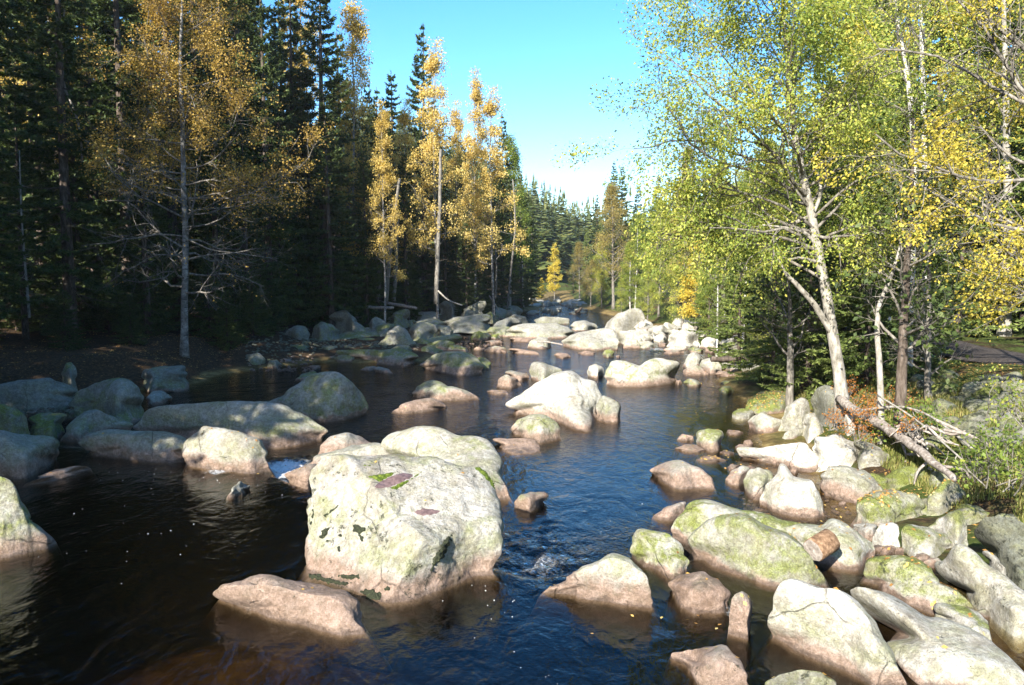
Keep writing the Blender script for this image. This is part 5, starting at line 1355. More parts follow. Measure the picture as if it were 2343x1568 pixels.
# yellow-leaved boughs reaching in from the right
nb = np.array([10.8, 13.6, gz(10.8, 13.6)])
tr = np.array([(0, 0, -.2), (0.0, 0.1, 2), (-.1, .2, 4), (-.2, .3, 6), (-.3, .4, 8), (-.4, .4, 10)])
gn = leafy_tree('alder_tree', S_(41), 10, 8, M['bright'], M['bark'], tr, 0.13, 0.070, 14000, 0.55, Lmax=2.2, nsub=(10, 7), twig=0.42, limb_up=0.3, jitter=0.10, gap=0.40, wid=0.58, droop=0.25, split=True,
                extra=[(0.30, (-1, .25, .05), 3.3, .035), (0.36, (-1, .6, .12), 3.8, .04), (0.42, (-1, .1, .22), 3.6, .04), (0.48, (-1, .5, .15), 4.2, .045), (0.54, (-1, .2, .2), 4.4, .045), (0.62, (-1, .6, .2), 4.6, .05), (0.70, (-1, .1, .2), 3.8, .04), (0.26, (-.8, .7, .0), 3.0, .03), (0.5, (-.6, 1, .2), 3.4, .04), (0.40, (-.5, 1, .1), 3.0, .04)])
gn.location = nb
tag(gn, 'alder with bright yellow leaves reaching in from the right edge', 'tree')

# stems and dead wood on the left bank
o = stem_object('dead_tree', [at_y(u, v, 33) for (u, v) in [(68, 735), (62, 660), (55, 580), (48, 480), (44, 330)]], [.06, .055, .045, .035, .02], M['palebark'], twigs=46, rng=S_(51), tw=0.7)
tag(o, 'thin dead pole of a spruce with snapped twigs at far left', 'tree')
o = stem_object('dead_tree', [at_y(u, v, 37) for (u, v) in [(188, 385), (186, 310), (170, 250), (145, 200), (140, 100), (150, 0)]], [.05, .05, .05, .045, .04, .03], M['palebark'], twigs=10, rng=S_(52), tw=1.0)
tag(o, 'curving grey bough hanging in the dark left forest', 'branch')
for k, (pts, rad, lab) in enumerate([
        ([(864, 700, 60), (869, 600, 60), (872, 480, 60)], [.20, .18, .14], 'leftmost pale trunk of the group above the fallen logs'),
        ([(882, 700, 59), (890, 600, 59), (902, 500, 59), (915, 400, 59)], [.17, .15, .13, .1], 'slanting pale trunk of the group above the fallen logs'),
        ([(900, 698, 61), (906, 600, 61), (910, 480, 61)], [.16, .15, .12], 'upright grey trunk of the group above the fallen logs'),
        ([(997, 706, 60), (1000, 600, 60), (1006, 470, 60), (1008, 330, 60)], [.20, .17, .14, .1], 'blue-shaded trunk standing at the back of the boulder bar'),
        ([(1133, 690, 74), (1136, 620, 74), (1132, 540, 74)], [.09, .08, .06], 'thin bare trunk near the right end of the left forest'),
        ([(1160, 712, 80), (1168, 620, 80), (1180, 520, 80), (1172, 400, 80)], [.12, .11, .09, .06], 'pale thin trunk at the corner of the left forest')]):
    o = stem_object('tree_trunk', [at_y(*p) for p in pts], rad, M['bark'], twigs=14, rng=S_(60 + k), tw=0.9)
    tag(o, lab, 'tree trunk', 'trunks at the left forest edge')
for k, (pts, rad, mat, lab) in enumerate([
        ([(766, 694, 59), (850, 704, 57.5), (905, 705, 57)], [.16, .13, .1], 'deadwood', 'left of two fallen logs on the bar below the forest'),
        ([(862, 690, 60), (920, 700, 58.5), (956, 706, 57.5)], [.12, .12, .10], 'deadwood', 'right of two fallen logs on the bar below the forest'),
        ([(1000, 664, 60), (1025, 688, 59), (1060, 700, 57)], [.07, .06, .05], 'palebark', 'bent bare pole leaning from the blue-shaded trunk'),
        ([(1118, 675, 74), (1142, 712, 71)], [.05, .05], 'palebark', 'slim dead pole slanting at the corner of the left forest'),
        ([(1915, 908, 20.3), (1965, 945, 19.0), (2020, 975, 17.6), (2075, 1010, 16.2), (2130, 1055, 15.0), (2190, 1100, 13.9)], [.13, .125, .115, .10, .085, .05], 'deadwood', 'weathered fallen trunk slanting down from the foot of the willow'),
        ([(2060, 955, 17.8), (2085, 985, 17.0), (2110, 1010, 16.3)], [.14, .10, .07], 'deadwood', 'twisted root running into the fallen trunk'),
        ([(1960, 940, 18.6), (2060, 928, 17.6), (2130, 950, 16.4), (2240, 1040, 14.2)], [.03, .03, .025, .02], 'palebark', 'long pale stick bent across the fallen trunk'),
        ([(2000, 900, 18), (2100, 962, 16.2), (2215, 1065, 14)], [.022, .02, .018], 'palebark', 'second pale stick parallel to the bent one'),
        ([(1620, 822, 33.6), (1700, 818, 34), (1780, 812, 34.4)], [.12, .13, .13], 'spruce_bark', 'dark log lying over the side channel behind the still pool'),
        ([(1290, 790, 44), (1250, 782, 45.5), (1225, 783, 45.5)], [.05, .05, .03], 'deadwood', 'tangle of driftwood at the foot of the wedge boulder'),
        ([(1318, 716, 84), (1330, 705, 83)], [.2, .15], 'spruce_bark', 'dark stump stick jutting from the far stream rocks')]):
    o = stem_object('fallen_log' if rad[0] > .1 else 'stick', [at_y(*p) for p in pts], rad, M[mat], twigs=(16 if rad[0] > .1 else 5), rng=S_(80 + k), tw=0.45, sides=12, rough=.9 if rad[0] > .1 else .35)
    if 'weathered fallen' in lab:
        rr_ = S_(99)
        for q in range(22):
            uu, vv, yy = rr_.uniform(2030, 2160), rr_.uniform(955, 1075), 0
            yy = 17.4 - (uu - 2030) / 130 * 2.6
            p0 = at_y(uu, vv, yy); dz = rr_.normal(size=3) * np.array([.5, .35, .18]) + np.array([.35, -.35, -.28])
            pm = p0 + dz * .5 + rr_.normal(size=3) * .10
            stem_object('root', [p0 - np.array(o.location), pm - np.array(o.location), p0 + dz - np.array(o.location)], [.035, .028, .012], M['deadwood'], o, 6)
    tag(o, lab, 'log' if rad[0] > .1 else 'stick', 'dead wood')

# the distant wooded hill
def far_wood():
    rng = S_(71)
    pos = []
    for k in range(1700):
        y = rng.uniform(175, 420)
        x = rng.uniform(-70, 150)
        if abs(x - interp(y, [(175, 12), (230, 30), (420, 60)])) < 5 and y < 230: continue
        pos.append((x, y))
    pos = np.array(pos)
    z = ground_z(pos[:, 0], pos[:, 1])
    Vs = []
    for (x, y), zz in zip(pos, z):
        h = rng.uniform(13, 23); R = h * rng.uniform(.16, .24)
        n = 70
        t = rng.uniform(0.12, 1, n) ** 0.8
        az = rng.uniform(0, 6.283, n)
        rr = R * (1 - t) + 0.15
        P = np.stack([np.cos(az) * rr * .25, np.sin(az) * rr * .25, t * h], 1)
        D = np.stack([np.cos(az), np.sin(az), np.full(n, -.35)], 1) * rr[:, None]
        S = np.stack([-np.sin(az), np.cos(az), 0 * az], 1) * (0.4 + 0.3 * rr)[:, None]
        q = np.stack([P, P + D * .6 + S, P + D, P + D * .6 - S], 1)
        tip = np.array([[[0, 0, h * .9], [.3, 0, h * .93], [0, 0, h * 1.04], [-.3, 0, h * .93]]])
        Vs.append(np.concatenate([q, tip]) + np.array([x, y, zz]))
    V = np.concatenate(Vs).reshape(-1, 3)
    o = link('distant_forest', mesh_np('distant_forest', V, np.arange(len(V)).reshape(-1, 4), M['needle_far']))
    tag(o, 'distant hillside wood of spruces closing the valley', 'forest', kind='stuff')
far_wood()
# ------------------------------------------------------------------ rubble, smaller stones
def auto_outline(u, v, w, h, rng):
    n = 9
    th = np.linspace(0, 2 * math.pi, n, endpoint=False) + rng.uniform(0, .5)
    r = rng.uniform(0.78, 1.1, n)
    y = np.sin(th) * r
    y = np.where(y > 0, y * 0.55, y)
    return [(u + w / 2 * np.cos(t) * rr, v - h * 0.35 + h * 0.62 * yy) for t, rr, yy in zip(th, r, y)]

def scatter_rocks(spec, name, label, group, opt, seed):
    rng = S_(seed)
    for k, (u, v, w, h) in enumerate(spec):
        o = dict(opt); o['lv'] = 0
        for kk in ('t', 'm', 'a'):
            if kk in o: o[kk] = float(np.clip(o[kk] * rng.uniform(.75, 1.25), 0, 1.5))
        p = on_z(u, v, 0)
        if opt.get('bank'):
            p = on_z(u, v, 0.6); o['z'] = max(gz(p[0], p[1]), float(water_z(p[0], p[1])))
        add_rock(name, auto_outline(u, v, w, h, rng), label, o, seed * 31 + k, group, 'rock')
rg = S_(91)
scatter_rocks([(rg.uniform(1208, 1335), rg.uniform(690, 727), rg.uniform(14, 34), rg.uniform(8, 16)) for k in range(30)], 'rock', 'small rock in the far bouldery stretch of stream between the woods', 'rocks of the far stream', dict(t=.85, m=.3, p=.05, a=.4, d=.8), 91)
scatter_rocks([(rg.uniform(1455, 1640), rg.uniform(728, 790), rg.uniform(12, 34), rg.uniform(8, 20)) for k in range(46)], 'rock', 'pale stone of the sunlit rubble heap on the far right bank', 'rubble of the far right bank', dict(t=1.2, m=.25, p=0, a=.8, d=.8, bank=1), 92)
scatter_rocks([(rg.uniform(640, 1180), rg.uniform(706, 780), rg.uniform(28, 84), rg.uniform(14, 34)) for k in range(100)], 'rock', 'small shaded stone wedged among the boulders of the bar', 'small stones of the boulder bar', dict(t=.6, m=.6, p=.1, a=.4, d=.8), 93)
scatter_rocks([(rg.uniform(660, 1010), rg.uniform(768, 832), rg.uniform(34, 84), rg.uniform(14, 30)) for k in range(24)], 'rock', 'low shaded stone at the water edge of the boulder bar', 'small stones of the boulder bar', dict(t=.5, m=.8, p=.15, a=.3, d=.8), 90)
scatter_rocks([(rg.uniform(20, 420), rg.uniform(868, 925), rg.uniform(16, 40), rg.uniform(8, 16)) for k in range(16)], 'rock', 'small shaded stone among the boulders of the left bank', 'small stones of the left bank', dict(t=.6, m=.5, p=.1, a=.4, d=.8), 94)
scatter_rocks([(rg.uniform(1690, 1960), rg.uniform(1000, 1170), rg.uniform(16, 44), rg.uniform(8, 20)) for k in range(22)], 'rock', 'small stone in the shallows between the right bank boulders', 'small stones of the right shallows', dict(t=.9, m=.3, p=.3, a=.6, d=.8), 95)
scatter_rocks([(rg.uniform(1960, 2330), rg.uniform(1180, 1420), rg.uniform(20, 60), rg.uniform(12, 28)) for k in range(16)], 'rock', 'small stone filling a gap between the near right boulders', 'small stones of the near right bank', dict(t=.8, m=.6, p=.1, a=.5, d=.8), 96)

scatter_rocks([(rg.uniform(1440, 1720), rg.uniform(742, 800), rg.uniform(26, 64), rg.uniform(16, 34)) for k in range(34)], 'rock', 'pale boulder of the sunlit rubble bank by the side channel', 'rubble of the far right bank', dict(t=1.25, m=.3, p=.05, a=.7, d=.8, bank=1), 98)
scatter_rocks([(1990, 1130, 110, 50), (2075, 1120, 120, 56), (2160, 1135, 120, 60), (2250, 1150, 130, 64), (2040, 1175, 110, 50), (2130, 1190, 110, 54), (2220, 1210, 120, 60), (2310, 1230, 120, 60), (2300, 1165, 110, 56), (1985, 1080, 90, 44), (2090, 1070, 100, 48), (2190, 1085, 100, 48), (1760, 985, 60, 30), (1840, 1000, 70, 34), (1900, 1010, 70, 34), (1700, 960, 56, 26), (1790, 930, 70, 34), (1860, 945, 60, 30)],
    'mossy_rock', 'moss-grown rock of the sloping near right bank', 'mossy rocks of the near right bank', dict(t=.6, m=1.0, p=0, a=.5, d=.9, bank=1, k=.4), 99)
# mossy dry-stone bank below the path
wl = link('stone_bank', None)
wb = on_z(2240, 960, 1.0)
wl.location = wb
tag(wl, 'mossy stone-faced bank holding up the gravel path', 'stone bank')
rs = S_(97)
def hit(u, v):
    d = ray(u, v); t = np.linspace(6, 60, 700)
    P = CAM + t[:, None] * d
    k = np.argmax(P[:, 2] < ground_z(P[:, 0], P[:, 1]))
    return P[k]
for k in range(64):
    p = hit(rs.uniform(2110, 2420), 868 + 150 * (k + rs.uniform(0, 1)) / 64 + rs.uniform(-8, 8))
    U, Fq = boulder_shape(700 + k, 0.9, 12)
    sc = np.array([rs.uniform(.20, .44), .28, rs.uniform(.16, .30)])
    V = U * sc
    V = V + 0.05 * np.stack([fbm(V * 3 + k + c * 5, 3) for c in range(3)], 1)
    o = link('stone', mesh_np('stone', V, Fq, M['rock'], True), wl, p - wb + np.array([0, 0, .04]))
    o.rotation_euler = (rs.normal() * .12, rs.normal() * .15, rs.normal() * .3)
    o['moss'] = float(rs.uniform(.5, 1.0)); o['pink'] = 0.0; o['tone'] = float(rs.uniform(.0, .35)); o['wz'] = -3.0; o['lichen'] = .8

# ------------------------------------------------------------------ moss, lichen and rain puddles on the huge boulder
ho, HV, HF = HERO
bvh = BVHTree.FromPolygons([Vector(v) for v in HV], [tuple(int(i) for i in f) for f in HF])
def patch(poly, name, mat, thick, seed, step=5.0, flat=False, edge=1.0):
    P = np.array([(RG['C'][0] + x * RG['C'][2], RG['C'][1] + y * RG['C'][2]) for (x, y) in poly])
    u0, v0 = P.min(0); u1, v1 = P.max(0)
    st = step * RG['C'][2]
    us, vs = np.arange(u0, u1 + st, st), np.arange(v0, v1 + st, st)
    idx = -np.ones((len(vs), len(us)), int); V = []
    pc = np.concatenate([P, P[:1]])
    def sd(q):
        ins = False; dm = 1e9
        for i in range(len(P)):
            a, b = pc[i], pc[i + 1]
            if (a[1] > q[1]) != (b[1] > q[1]) and q[0] < (b[0] - a[0]) * (q[1] - a[1]) / (b[1] - a[1]) + a[0]: ins = not ins
            ab = b - a; t = np.clip(((q - a) @ ab) / (ab @ ab + 1e-9), 0, 1); dm = min(dm, np.linalg.norm(q - a - t * ab))
        return dm if ins else -dm
    rr = S_(seed)
    for i, v in enumerate(vs):
        for j, u in enumerate(us):
            q = np.array([u, v])
            s = sd(q) + edge * 4 * (perlin(np.array([[u * .12, v * .12, seed]]))[0])
            if s < -st * 0.3: continue
            d = ray(u, v)
            h = bvh.ray_cast(Vector(CAM), Vector(d))
            if h[0] is None: continue
            p = np.array(h[0]); nn = np.array(h[1])
            k = sstep(s / 5.0)
            if not flat:
                p = p + nn * (thick * k * (0.6 + 0.8 * rr.rand()) - 0.006 * (1 - k))
            else:
                p = p + nn * (0.012 * k - 0.004)
            idx[i, j] = len(V); V.append(p)
    F = []
    for i in range(len(vs) - 1):
        for j in range(len(us) - 1):
            q = [idx[i, j], idx[i + 1, j], idx[i + 1, j + 1], idx[i, j + 1]]
            if min(q) >= 0: F.append(q)
    if F:
        o = link(name, mesh_np(name, np.array(V) - np.array(ho.location), np.array(F), mat, True), ho)
patch([(640, 385), (700, 340), (760, 315), (830, 292), (890, 305), (890, 325), (830, 355), (760, 385), (690, 398)], 'puddle', M['puddle'], 0, 1, 4, True)
patch([(890, 530), (940, 508), (1000, 510), (1065, 525), (1030, 545), (960, 560), (910, 555)], 'puddle', M['puddle'], 0, 2, 4, True)
patch([(605, 322), (660, 308), (740, 296), (795, 290), (760, 318), (715, 345), (690, 360), (650, 335)], 'moss_patch', M['moss'], .022, 3)
patch([(740, 395), (800, 360), (870, 335), (920, 300), (965, 266), (950, 290), (900, 330), (840, 370), (790, 402)], 'moss_patch', M['moss'], .022, 4)
patch([(540, 250), (600, 245), (670, 258), (600, 262)], 'moss_patch', M['moss'], .012, 5)
patch([(1245, 262), (1290, 265), (1350, 310), (1395, 370), (1420, 430), (1385, 420), (1330, 340)], 'moss_patch', M['moss'], .03, 6)
for k, pl in enumerate([[(330, 690), (335, 650), (365, 620), (390, 625), (380, 665), (350, 695)], [(525, 655), (540, 600), (580, 620), (625, 620), (600, 650), (560, 665)], [(555, 670), (600, 665), (590, 710), (570, 700)], [(425, 740), (450, 730), (460, 765), (435, 770)],
        [(440, 665), (465, 655), (468, 680), (445, 682)], [(365, 700), (385, 697), (383, 712), (366, 712)], [(250, 900), (330, 905), (420, 935), (520, 955), (500, 975), (380, 960), (260, 930)], [(440, 900), (560, 905), (570, 930), (500, 940), (440, 920)],
        [(560, 1000), (640, 990), (700, 1020), (690, 1060), (620, 1060)], [(280, 590), (290, 490), (300, 480), (298, 560), (270, 620), (245, 690), (250, 640)], [(1010, 800), (1080, 690), (1130, 640), (1120, 700), (1060, 820), (1010, 870), (990, 890)],
        [(700, 985), (740, 975), (760, 1000), (720, 1010)], [(355, 555), (400, 520), (445, 490), (440, 505), (395, 540), (365, 565)]]):
    patch(pl, 'lichen_patch', M['blackmoss'], .03, 20 + k, 3.5, False, 2.2)

# ------------------------------------------------------------------ the cut log on the cream boulder
def cut_log():
    a, b = at_y(1391.2 + 1130 * .4058, 967.8 + 690 * .4058, 11.55), at_y(1391.2 + 1245 * .4058, 967.8 + 700 * .4058, 11.35)
    m_ = on_z(1878, 1246, .52); a = m_ + np.array([-.17, -.12, -.05]); b = m_ + np.array([.17, .10, .03])
    r = 0.17
    n = 20
    ax = unit(b - a); s = unit(np.cross(ax, np.array([0, 0, 1.0]))); up = np.cross(s, ax)
    th = np.arange(n) / n * 2 * math.pi
    rr = r * (1 + 0.05 * np.cos(th * 3 + 1) + 0.03 * np.cos(th * 7))
    rings, ts = [], [0, .03, .3, .6, .97, 1]
    for t in ts:
        k = 0.93 if t in (0, 1) else 1.0
        rings.append(a + (b - a) * t + (k * rr * np.cos(th))[:, None] * s + (k * rr * np.sin(th))[:, None] * up)
    org = (a + b) / 2 - np.array([0, 0, r])
    V = np.concatenate(rings) - org
    k = np.arange(n); k2 = (k + 1) % n
    F = np.concatenate([np.stack([i * n + k, i * n + k2, (i + 1) * n + k2, (i + 1) * n + k], 1) for i in range(len(ts) - 1)])
    o = link('cut_log', mesh_np('cut_log', V, F, M['freshwood'], True), None, org)
    tag(o, 'short sawn log lying across the smooth cream boulder', 'log')
    for e, (c, ring) in enumerate(((a, rings[0]), (b, rings[-1]))):
        c2 = c + ax * (0.012 if e else -0.012)
        W = np.concatenate([ring, [c2]]) - org
        Ft = np.stack([k, k2, np.full(n, n)], 1)
        link('cut_face', mesh_np('cut_face', W, Ft if e else Ft[:, ::-1], M['deadwood']), o)
cut_log()

# ------------------------------------------------------------------ shrubs
def shrub(name, seed, loc, H, nst, leafmat, leaf, nleaf, label, cat='shrub', group=None, spread=0.6, wid=.6, woody=None, jitter=.06):
    rng = S_(seed)
    root = link(name, None, None, loc)
    tag(root, label, cat, group)
    g = Grower(rng, H * .22, 3, .3, (5, 4), .8)
    for k in range(nst):
        az = rng.uniform(0, 6.283); e = rng.uniform(.5, 1.3)
        g.branch(np.array([rng.normal() * H * .18, rng.normal() * H * .18, -.1]), np.array([math.cos(az) * math.cos(e) * spread * 1.6, math.sin(az) * math.cos(e) * spread * 1.6, math.sin(e)]), H * rng.uniform(.6, 1.1), .012, 1)
    V1, F1 = tubes(g.segs, 5); V2, F2 = tubes(g.fine, 3)
    link('stems', mesh_np('stems', np.concatenate([V1, V2]), [F1, F2 + len(V1)], woody or M['bark']), root)['kind'] = 'stuff'
    tips, td = np.array(g.tips), np.array(g.tdir)
    i = rng.choice(len(tips), nleaf)
    V, F = leaf_quads(tips[i] + rng.normal(size=(nleaf, 3)) * jitter, td[i], leaf, rng, wid, .1)
    link('leaves', mesh_np('leaves', V, F, leafmat), root)
    return root
def spot(u, v, z):
    p = on_z(u, v, z); return p
for k, (u, v, z, H, n, lab) in enumerate([(1935, 905, 1.05, .55, 420, 'orange-leaved bush at the very foot of the willow'), (1990, 950, 1.0, .6, 520, 'orange-leaved bush above the cracked white boulder'), (2045, 930, 1.1, .55, 420, 'orange-leaved bush beside the reddish trunk'),
        (1905, 975, .8, .45, 300, 'small orange-leaved bush over the upright split block'), (2085, 985, 1.05, .45, 260, 'thin orange-leaved bush on the fallen trunk'), (1965, 1000, .85, .4, 240, 'low rusty bush hanging by the cracked white boulder')]):
    shrub('bilberry_bush', 200 + k, spot(u, v, z), H, 9, M['rust'], .05, n, lab, group='orange-leaved bushes')
for k, (u, v, z, H, n, lab) in enumerate([(2300, 1105, 1.2, 1.0, 900, 'leafy green-yellow bush at the right edge below the stone bank'), (2235, 1085, 1.15, .7, 420, 'smaller green bush left of the leafy one at the right edge'), (2345, 960, 1.9, .9, 420, 'green bush cut by the right edge beside the path')]):
    shrub('green_bush', 220 + k, spot(u, v, z), H, 10, M['lime'], .07, n, lab, group='green bushes of the near right bank')
for k, (x, y, H, lab) in enumerate([(9.4, 17.5, .8, 'brushy undergrowth below the stone bank'), (11.2, 31, 1.2, 'brushy green undergrowth above the still pool'), (13.2, 38, 1.5, 'scrubby bush over the side channel'), (14.6, 45, 1.6, 'scrubby bush on top of the rubble bank'), (12.2, 34.5, 1.0, 'thin bush at the grassy point'),
        (16.0, 52, 2.0, 'bushy scrub behind the thin white birch')]):
    shrub('scrub_bush', 240 + k, np.array([x, y, gz(x, y)]), H, 12, M['lime'], .09, 1300, lab, group='undergrowth bushes of the right bank', jitter=.14)

# ------------------------------------------------------------------ grass, leaf litter, gravel, bubbles
def blades(pts, h, rng, name, label):
    n = len(pts)
    az = rng.uniform(0, 6.283, n); L = h * rng.uniform(.5, 1.3, n)
    out = np.stack([np.cos(az), np.sin(az), 0 * az], 1); sd = np.stack([-np.sin(az), np.cos(az), 0 * az], 1)
    w = .006 + .012 * L
    lean = rng.uniform(.1, .8, n)
    a = pts - sd * w[:, None]; b = pts + sd * w[:, None]
    m = pts + out * (L * lean * .35)[:, None] + np.array([0, 0, 1]) * (L * .6)[:, None]
    c = m - sd * (w * .7)[:, None]; d = m + sd * (w * .7)[:, None]
    tip = pts + out * (L * lean)[:, None] + np.array([0, 0, 1]) * (L * .88)[:, None]
    V = np.stack([a, b, d, c, tip], 1).reshape(-1, 3)
    k = np.arange(n) * 5
    o = link(name, mesh_np(name, V, [np.stack([k, k + 1, k + 2, k + 3], 1), np.stack([k + 3, k + 2, k + 4], 1)], M['grass']))
    tag(o, label, 'grass', kind='stuff')
def clump_points(rng, n, xf, yr, clump, sc=.25, nmin=-.05):
    P = []
    while len(P) < n:
        y = rng.uniform(*yr, 4000); t = rng.uniform(0, 1, 4000)
        x0, x1 = xf(y); x = x0 + (x1 - x0) * t
        k = perlin(np.stack([x * clump, y * clump, 0 * x + 2.2], 1)) > nmin
        P += list(np.stack([x[k], y[k]], 1))
    P = np.array(P[:n]); z = ground_z(P[:, 0], P[:, 1])
    return np.column_stack([P, z])
rq = S_(301)
blades(clump_points(rq, 32000, lambda y: (interp(y, XR) + .35, interp(y, XR) + 4.2), (9, 26), .9), .15, rq, 'bank_grass', 'yellowing grass on the near right bank')
blades(clump_points(rq, 15000, lambda y: (interp(y, XR) - .1, interp(y, XR) + 5.0), (26, 60), .5), .26, rq, 'far_grass', 'grass and herbs on the far right bank')

def leaf_scatter(P, N, S, rng, name, label):
    n = len(P)
    N = N + rng.normal(size=(n, 3)) * .22; N /= np.linalg.norm(N, axis=1)[:, None]
    D = rng.normal(size=(n, 3)); D -= (D * N).sum(1)[:, None] * N; D /= np.linalg.norm(D, axis=1)[:, None]
    T = np.cross(N, D); L = S[:, None]
    P = P + N * .008
    V = np.stack([P - D * L, P + T * L * .6 + N * L * .15, P + D * L, P - T * L * .6 + N * L * .15], 1).reshape(-1, 3)
    o = link(name, mesh_np(name, V, np.arange(n * 4).reshape(-1, 4), M['litter']))
    tag(o, label, 'leaves', kind='stuff')
leaf_scatter(np.array([l[0] for l in LEAF_SPOTS]), np.array([l[1] for l in LEAF_SPOTS]), np.array([l[2] for l in LEAF_SPOTS]), S_(310), 'fallen_leaves', 'yellow fallen leaves lying on the boulders')
for (nm, n, xf, yr, lab, seed, s) in [('leaf_litter', 15000, lambda y: (interp(y, XR) - .1, interp(y, XR) + 6), (9, 40), 'fallen leaves littering the right bank', 311, .035), ('shade_leaf_litter', 12000, lambda y: (interp(y, XL) - 14, interp(y, XL) + .5), (18, 60), 'fallen leaves on the shaded left bank', 312, .05)]:
    r = S_(seed); P = clump_points(r, n, xf, yr, .5, nmin=-.25)
    leaf_scatter(P, np.tile([0, 0, 1.0], (n, 1)), r.uniform(.6, 1.2, n) * s, r, nm, lab)
# leaves and bubbles floating
def floaters():
    r = S_(320)
    P = []
    for (u0, u1, v0, v1, n) in [(1560, 1760, 880, 1010, 40), (1650, 1760, 1010, 1080, 50), (560, 700, 1060, 1130, 16), (400, 560, 905, 960, 10), (1640, 1760, 1180, 1260, 16), (520, 640, 835, 880, 30), (620, 980, 800, 830, 60), (1850, 2000, 1130, 1200, 30), (1350, 1700, 1420, 1500, 10)]:
        for k in range(n):
            p = on_z(r.uniform(u0, u1), r.uniform(v0, v1), -.24); p[2] = water_z(p[0], p[1]) + .012
            P.append(p)
    P = np.array(P); n = len(P)
    leaf_scatter(P, np.tile([0, 0, 1.0], (n, 1)), r.uniform(.02, .04, n), r, 'floating_leaves', 'yellow leaves drifting on the stream')
    B = []
    for (uc, vc, su, sv, n) in [(330, 1090, 90, 22, 26), (240, 1230, 110, 40, 22), (560, 1105, 40, 18, 18), (1120, 1370, 50, 40, 12), (1180, 1500, 60, 50, 6), (1450, 1170, 40, 30, 14)]:
        for k in range(n):
            p = on_z(uc + r.normal() * su, vc + r.normal() * sv, 0); p[2] = water_z(p[0], p[1]) + .006
            B.append((p, abs(r.normal()) * .003 + .0025))
    U, Fq = cube_sphere(3)
    top = U.copy(); top[:, 2] *= .55
    V = np.concatenate([top * s + p for p, s in B]); F = np.concatenate([Fq + i * len(U) for i in range(len(B))])
    t = NT('foam_bubble'); m = t.done(t.bsdf((.75, .76, .74), .4))
    o = link('foam_bubbles', mesh_np('foam_bubbles', V, F, m, True))
    tag(o, 'white specks of foam drifting on the dark pool', 'foam', kind='stuff')
floaters()
def gravel():
    r = S_(330)
    U, Fq = boulder_shape(4, .3, 4)
    V, F = [], []
    k = 0
    for (u0, u1, v0, v1, n, z) in [(690, 960, 782, 800, 500, .0), (560, 720, 800, 850, 260, -.22), (20, 170, 905, 945, 160, .05), (1000, 1150, 770, 800, 120, -.22), (640, 700, 770, 800, 100, .0), (1700, 1960, 1090, 1180, 160, -.25)]:
        for i in range(n):
            p = on_z(r.uniform(u0, u1), r.uniform(v0, v1), z)
            p[2] = max(gz(p[0], p[1]), z - .03) + .01
            s = r.uniform(.03, .13) * (1 if p[1] > 20 else .6)
            a = r.uniform(0, 6.28); c_, s_ = math.cos(a), math.sin(a)
            W = U * np.array([1, .75, .55]) * s
            V.append(np.stack([W[:, 0] * c_ - W[:, 1] * s_, W[:, 0] * s_ + W[:, 1] * c_, W[:, 2]], 1) + p); F.append(Fq + k * len(U)); k += 1
    o = link('gravel', mesh_np('gravel', np.concatenate(V), np.concatenate(F), M['rock'], True))
    tag(o, 'river gravel and cobbles between the boulders', 'gravel', kind='stuff')
    o['moss'] = .2; o['pink'] = .25; o['tone'] = .12; o['wz'] = -.22; o['lichen'] = 0.0
gravel()

# ripples and specks of foam where the current meets the boulders
def contact_foam():
    from mathutils.kdtree import KDTree
    me = water.data
    n = len(me.vertices)
    co = np.empty(n * 3, np.float32); me.vertices.foreach_get('co', co); co = co.reshape(-1, 3)
    fo = np.empty(n, np.float32); me.attributes['foam'].data.foreach_get('value', fo)
    ro = np.empty(n, np.float32); me.attributes['rough'].data.foreach_get('value', ro)
    pts = []
    for o in bpy.data.objects:
        if o.get('category') in ('boulder', 'rock') and o.type == 'MESH':
            m = len(o.data.vertices); v = np.empty(m * 3, np.float32); o.data.vertices.foreach_get('co', v)
            v = v.reshape(-1, 3) + np.array(o.location)
            w = water_z(v[:, 0], v[:, 1])
            pts.append(v[np.abs(v[:, 2] - w) < .09])
    P = np.concatenate(pts)
    P = P[(P[:, 1] < 60)]
    kd = KDTree(len(P))
    for i, p in enumerate(P): kd.insert((p[0], p[1], 0), i)
    kd.balance()
    sel = np.where((co[:, 1] > 7.5) & (co[:, 1] < 60) & (co[:, 2] > -1))[0]
    nz = perlin(np.stack([co[sel, 0] * .8, co[sel, 1] * .8, 0 * co[sel, 0] + 4], 1))
    d = np.array([kd.find((co[i, 0], co[i, 1], 0))[2] for i in sel])
    k = np.exp(-(d / .12) ** 2) * np.clip(.35 + nz * 1.3, 0, 1) * (.30 + .35 * ro[sel])
    fo[sel] = np.maximum(fo[sel], k)
    me.attributes['foam'].data.foreach_set('value', fo)
contact_foam()

# ------------------------------------------------------------------ faint autumn haze up the valley
def haze():
    x, y0, y1, z0, z1 = 420, -140, 850, -9, 85
    V = np.array([(-x, y0, z0), (x, y0, z0), (x, y1, z0), (-x, y1, z0), (-x, y0, z1), (x, y0, z1), (x, y1, z1), (-x, y1, z1)], float)
    F = np.array([(0, 3, 2, 1), (4, 5, 6, 7), (0, 1, 5, 4), (1, 2, 6, 5), (2, 3, 7, 6), (3, 0, 4, 7)])
    t = NT('valley_haze')
    pv = t.n('VolumePrincipled')
    pv.inputs['Color'].default_value = (0.86, 0.92, 1.0, 1)
    pv.inputs['Density'].default_value = 0.00018
    pv.inputs['Anisotropy'].default_value = 0.2
    t.l(pv.outputs[0], t.out.inputs['Volume'])
    o = link('haze', mesh_np('haze', V, F, t.m))
    tag(o, 'faint pale haze in the valley air', 'haze', kind='stuff')
haze()

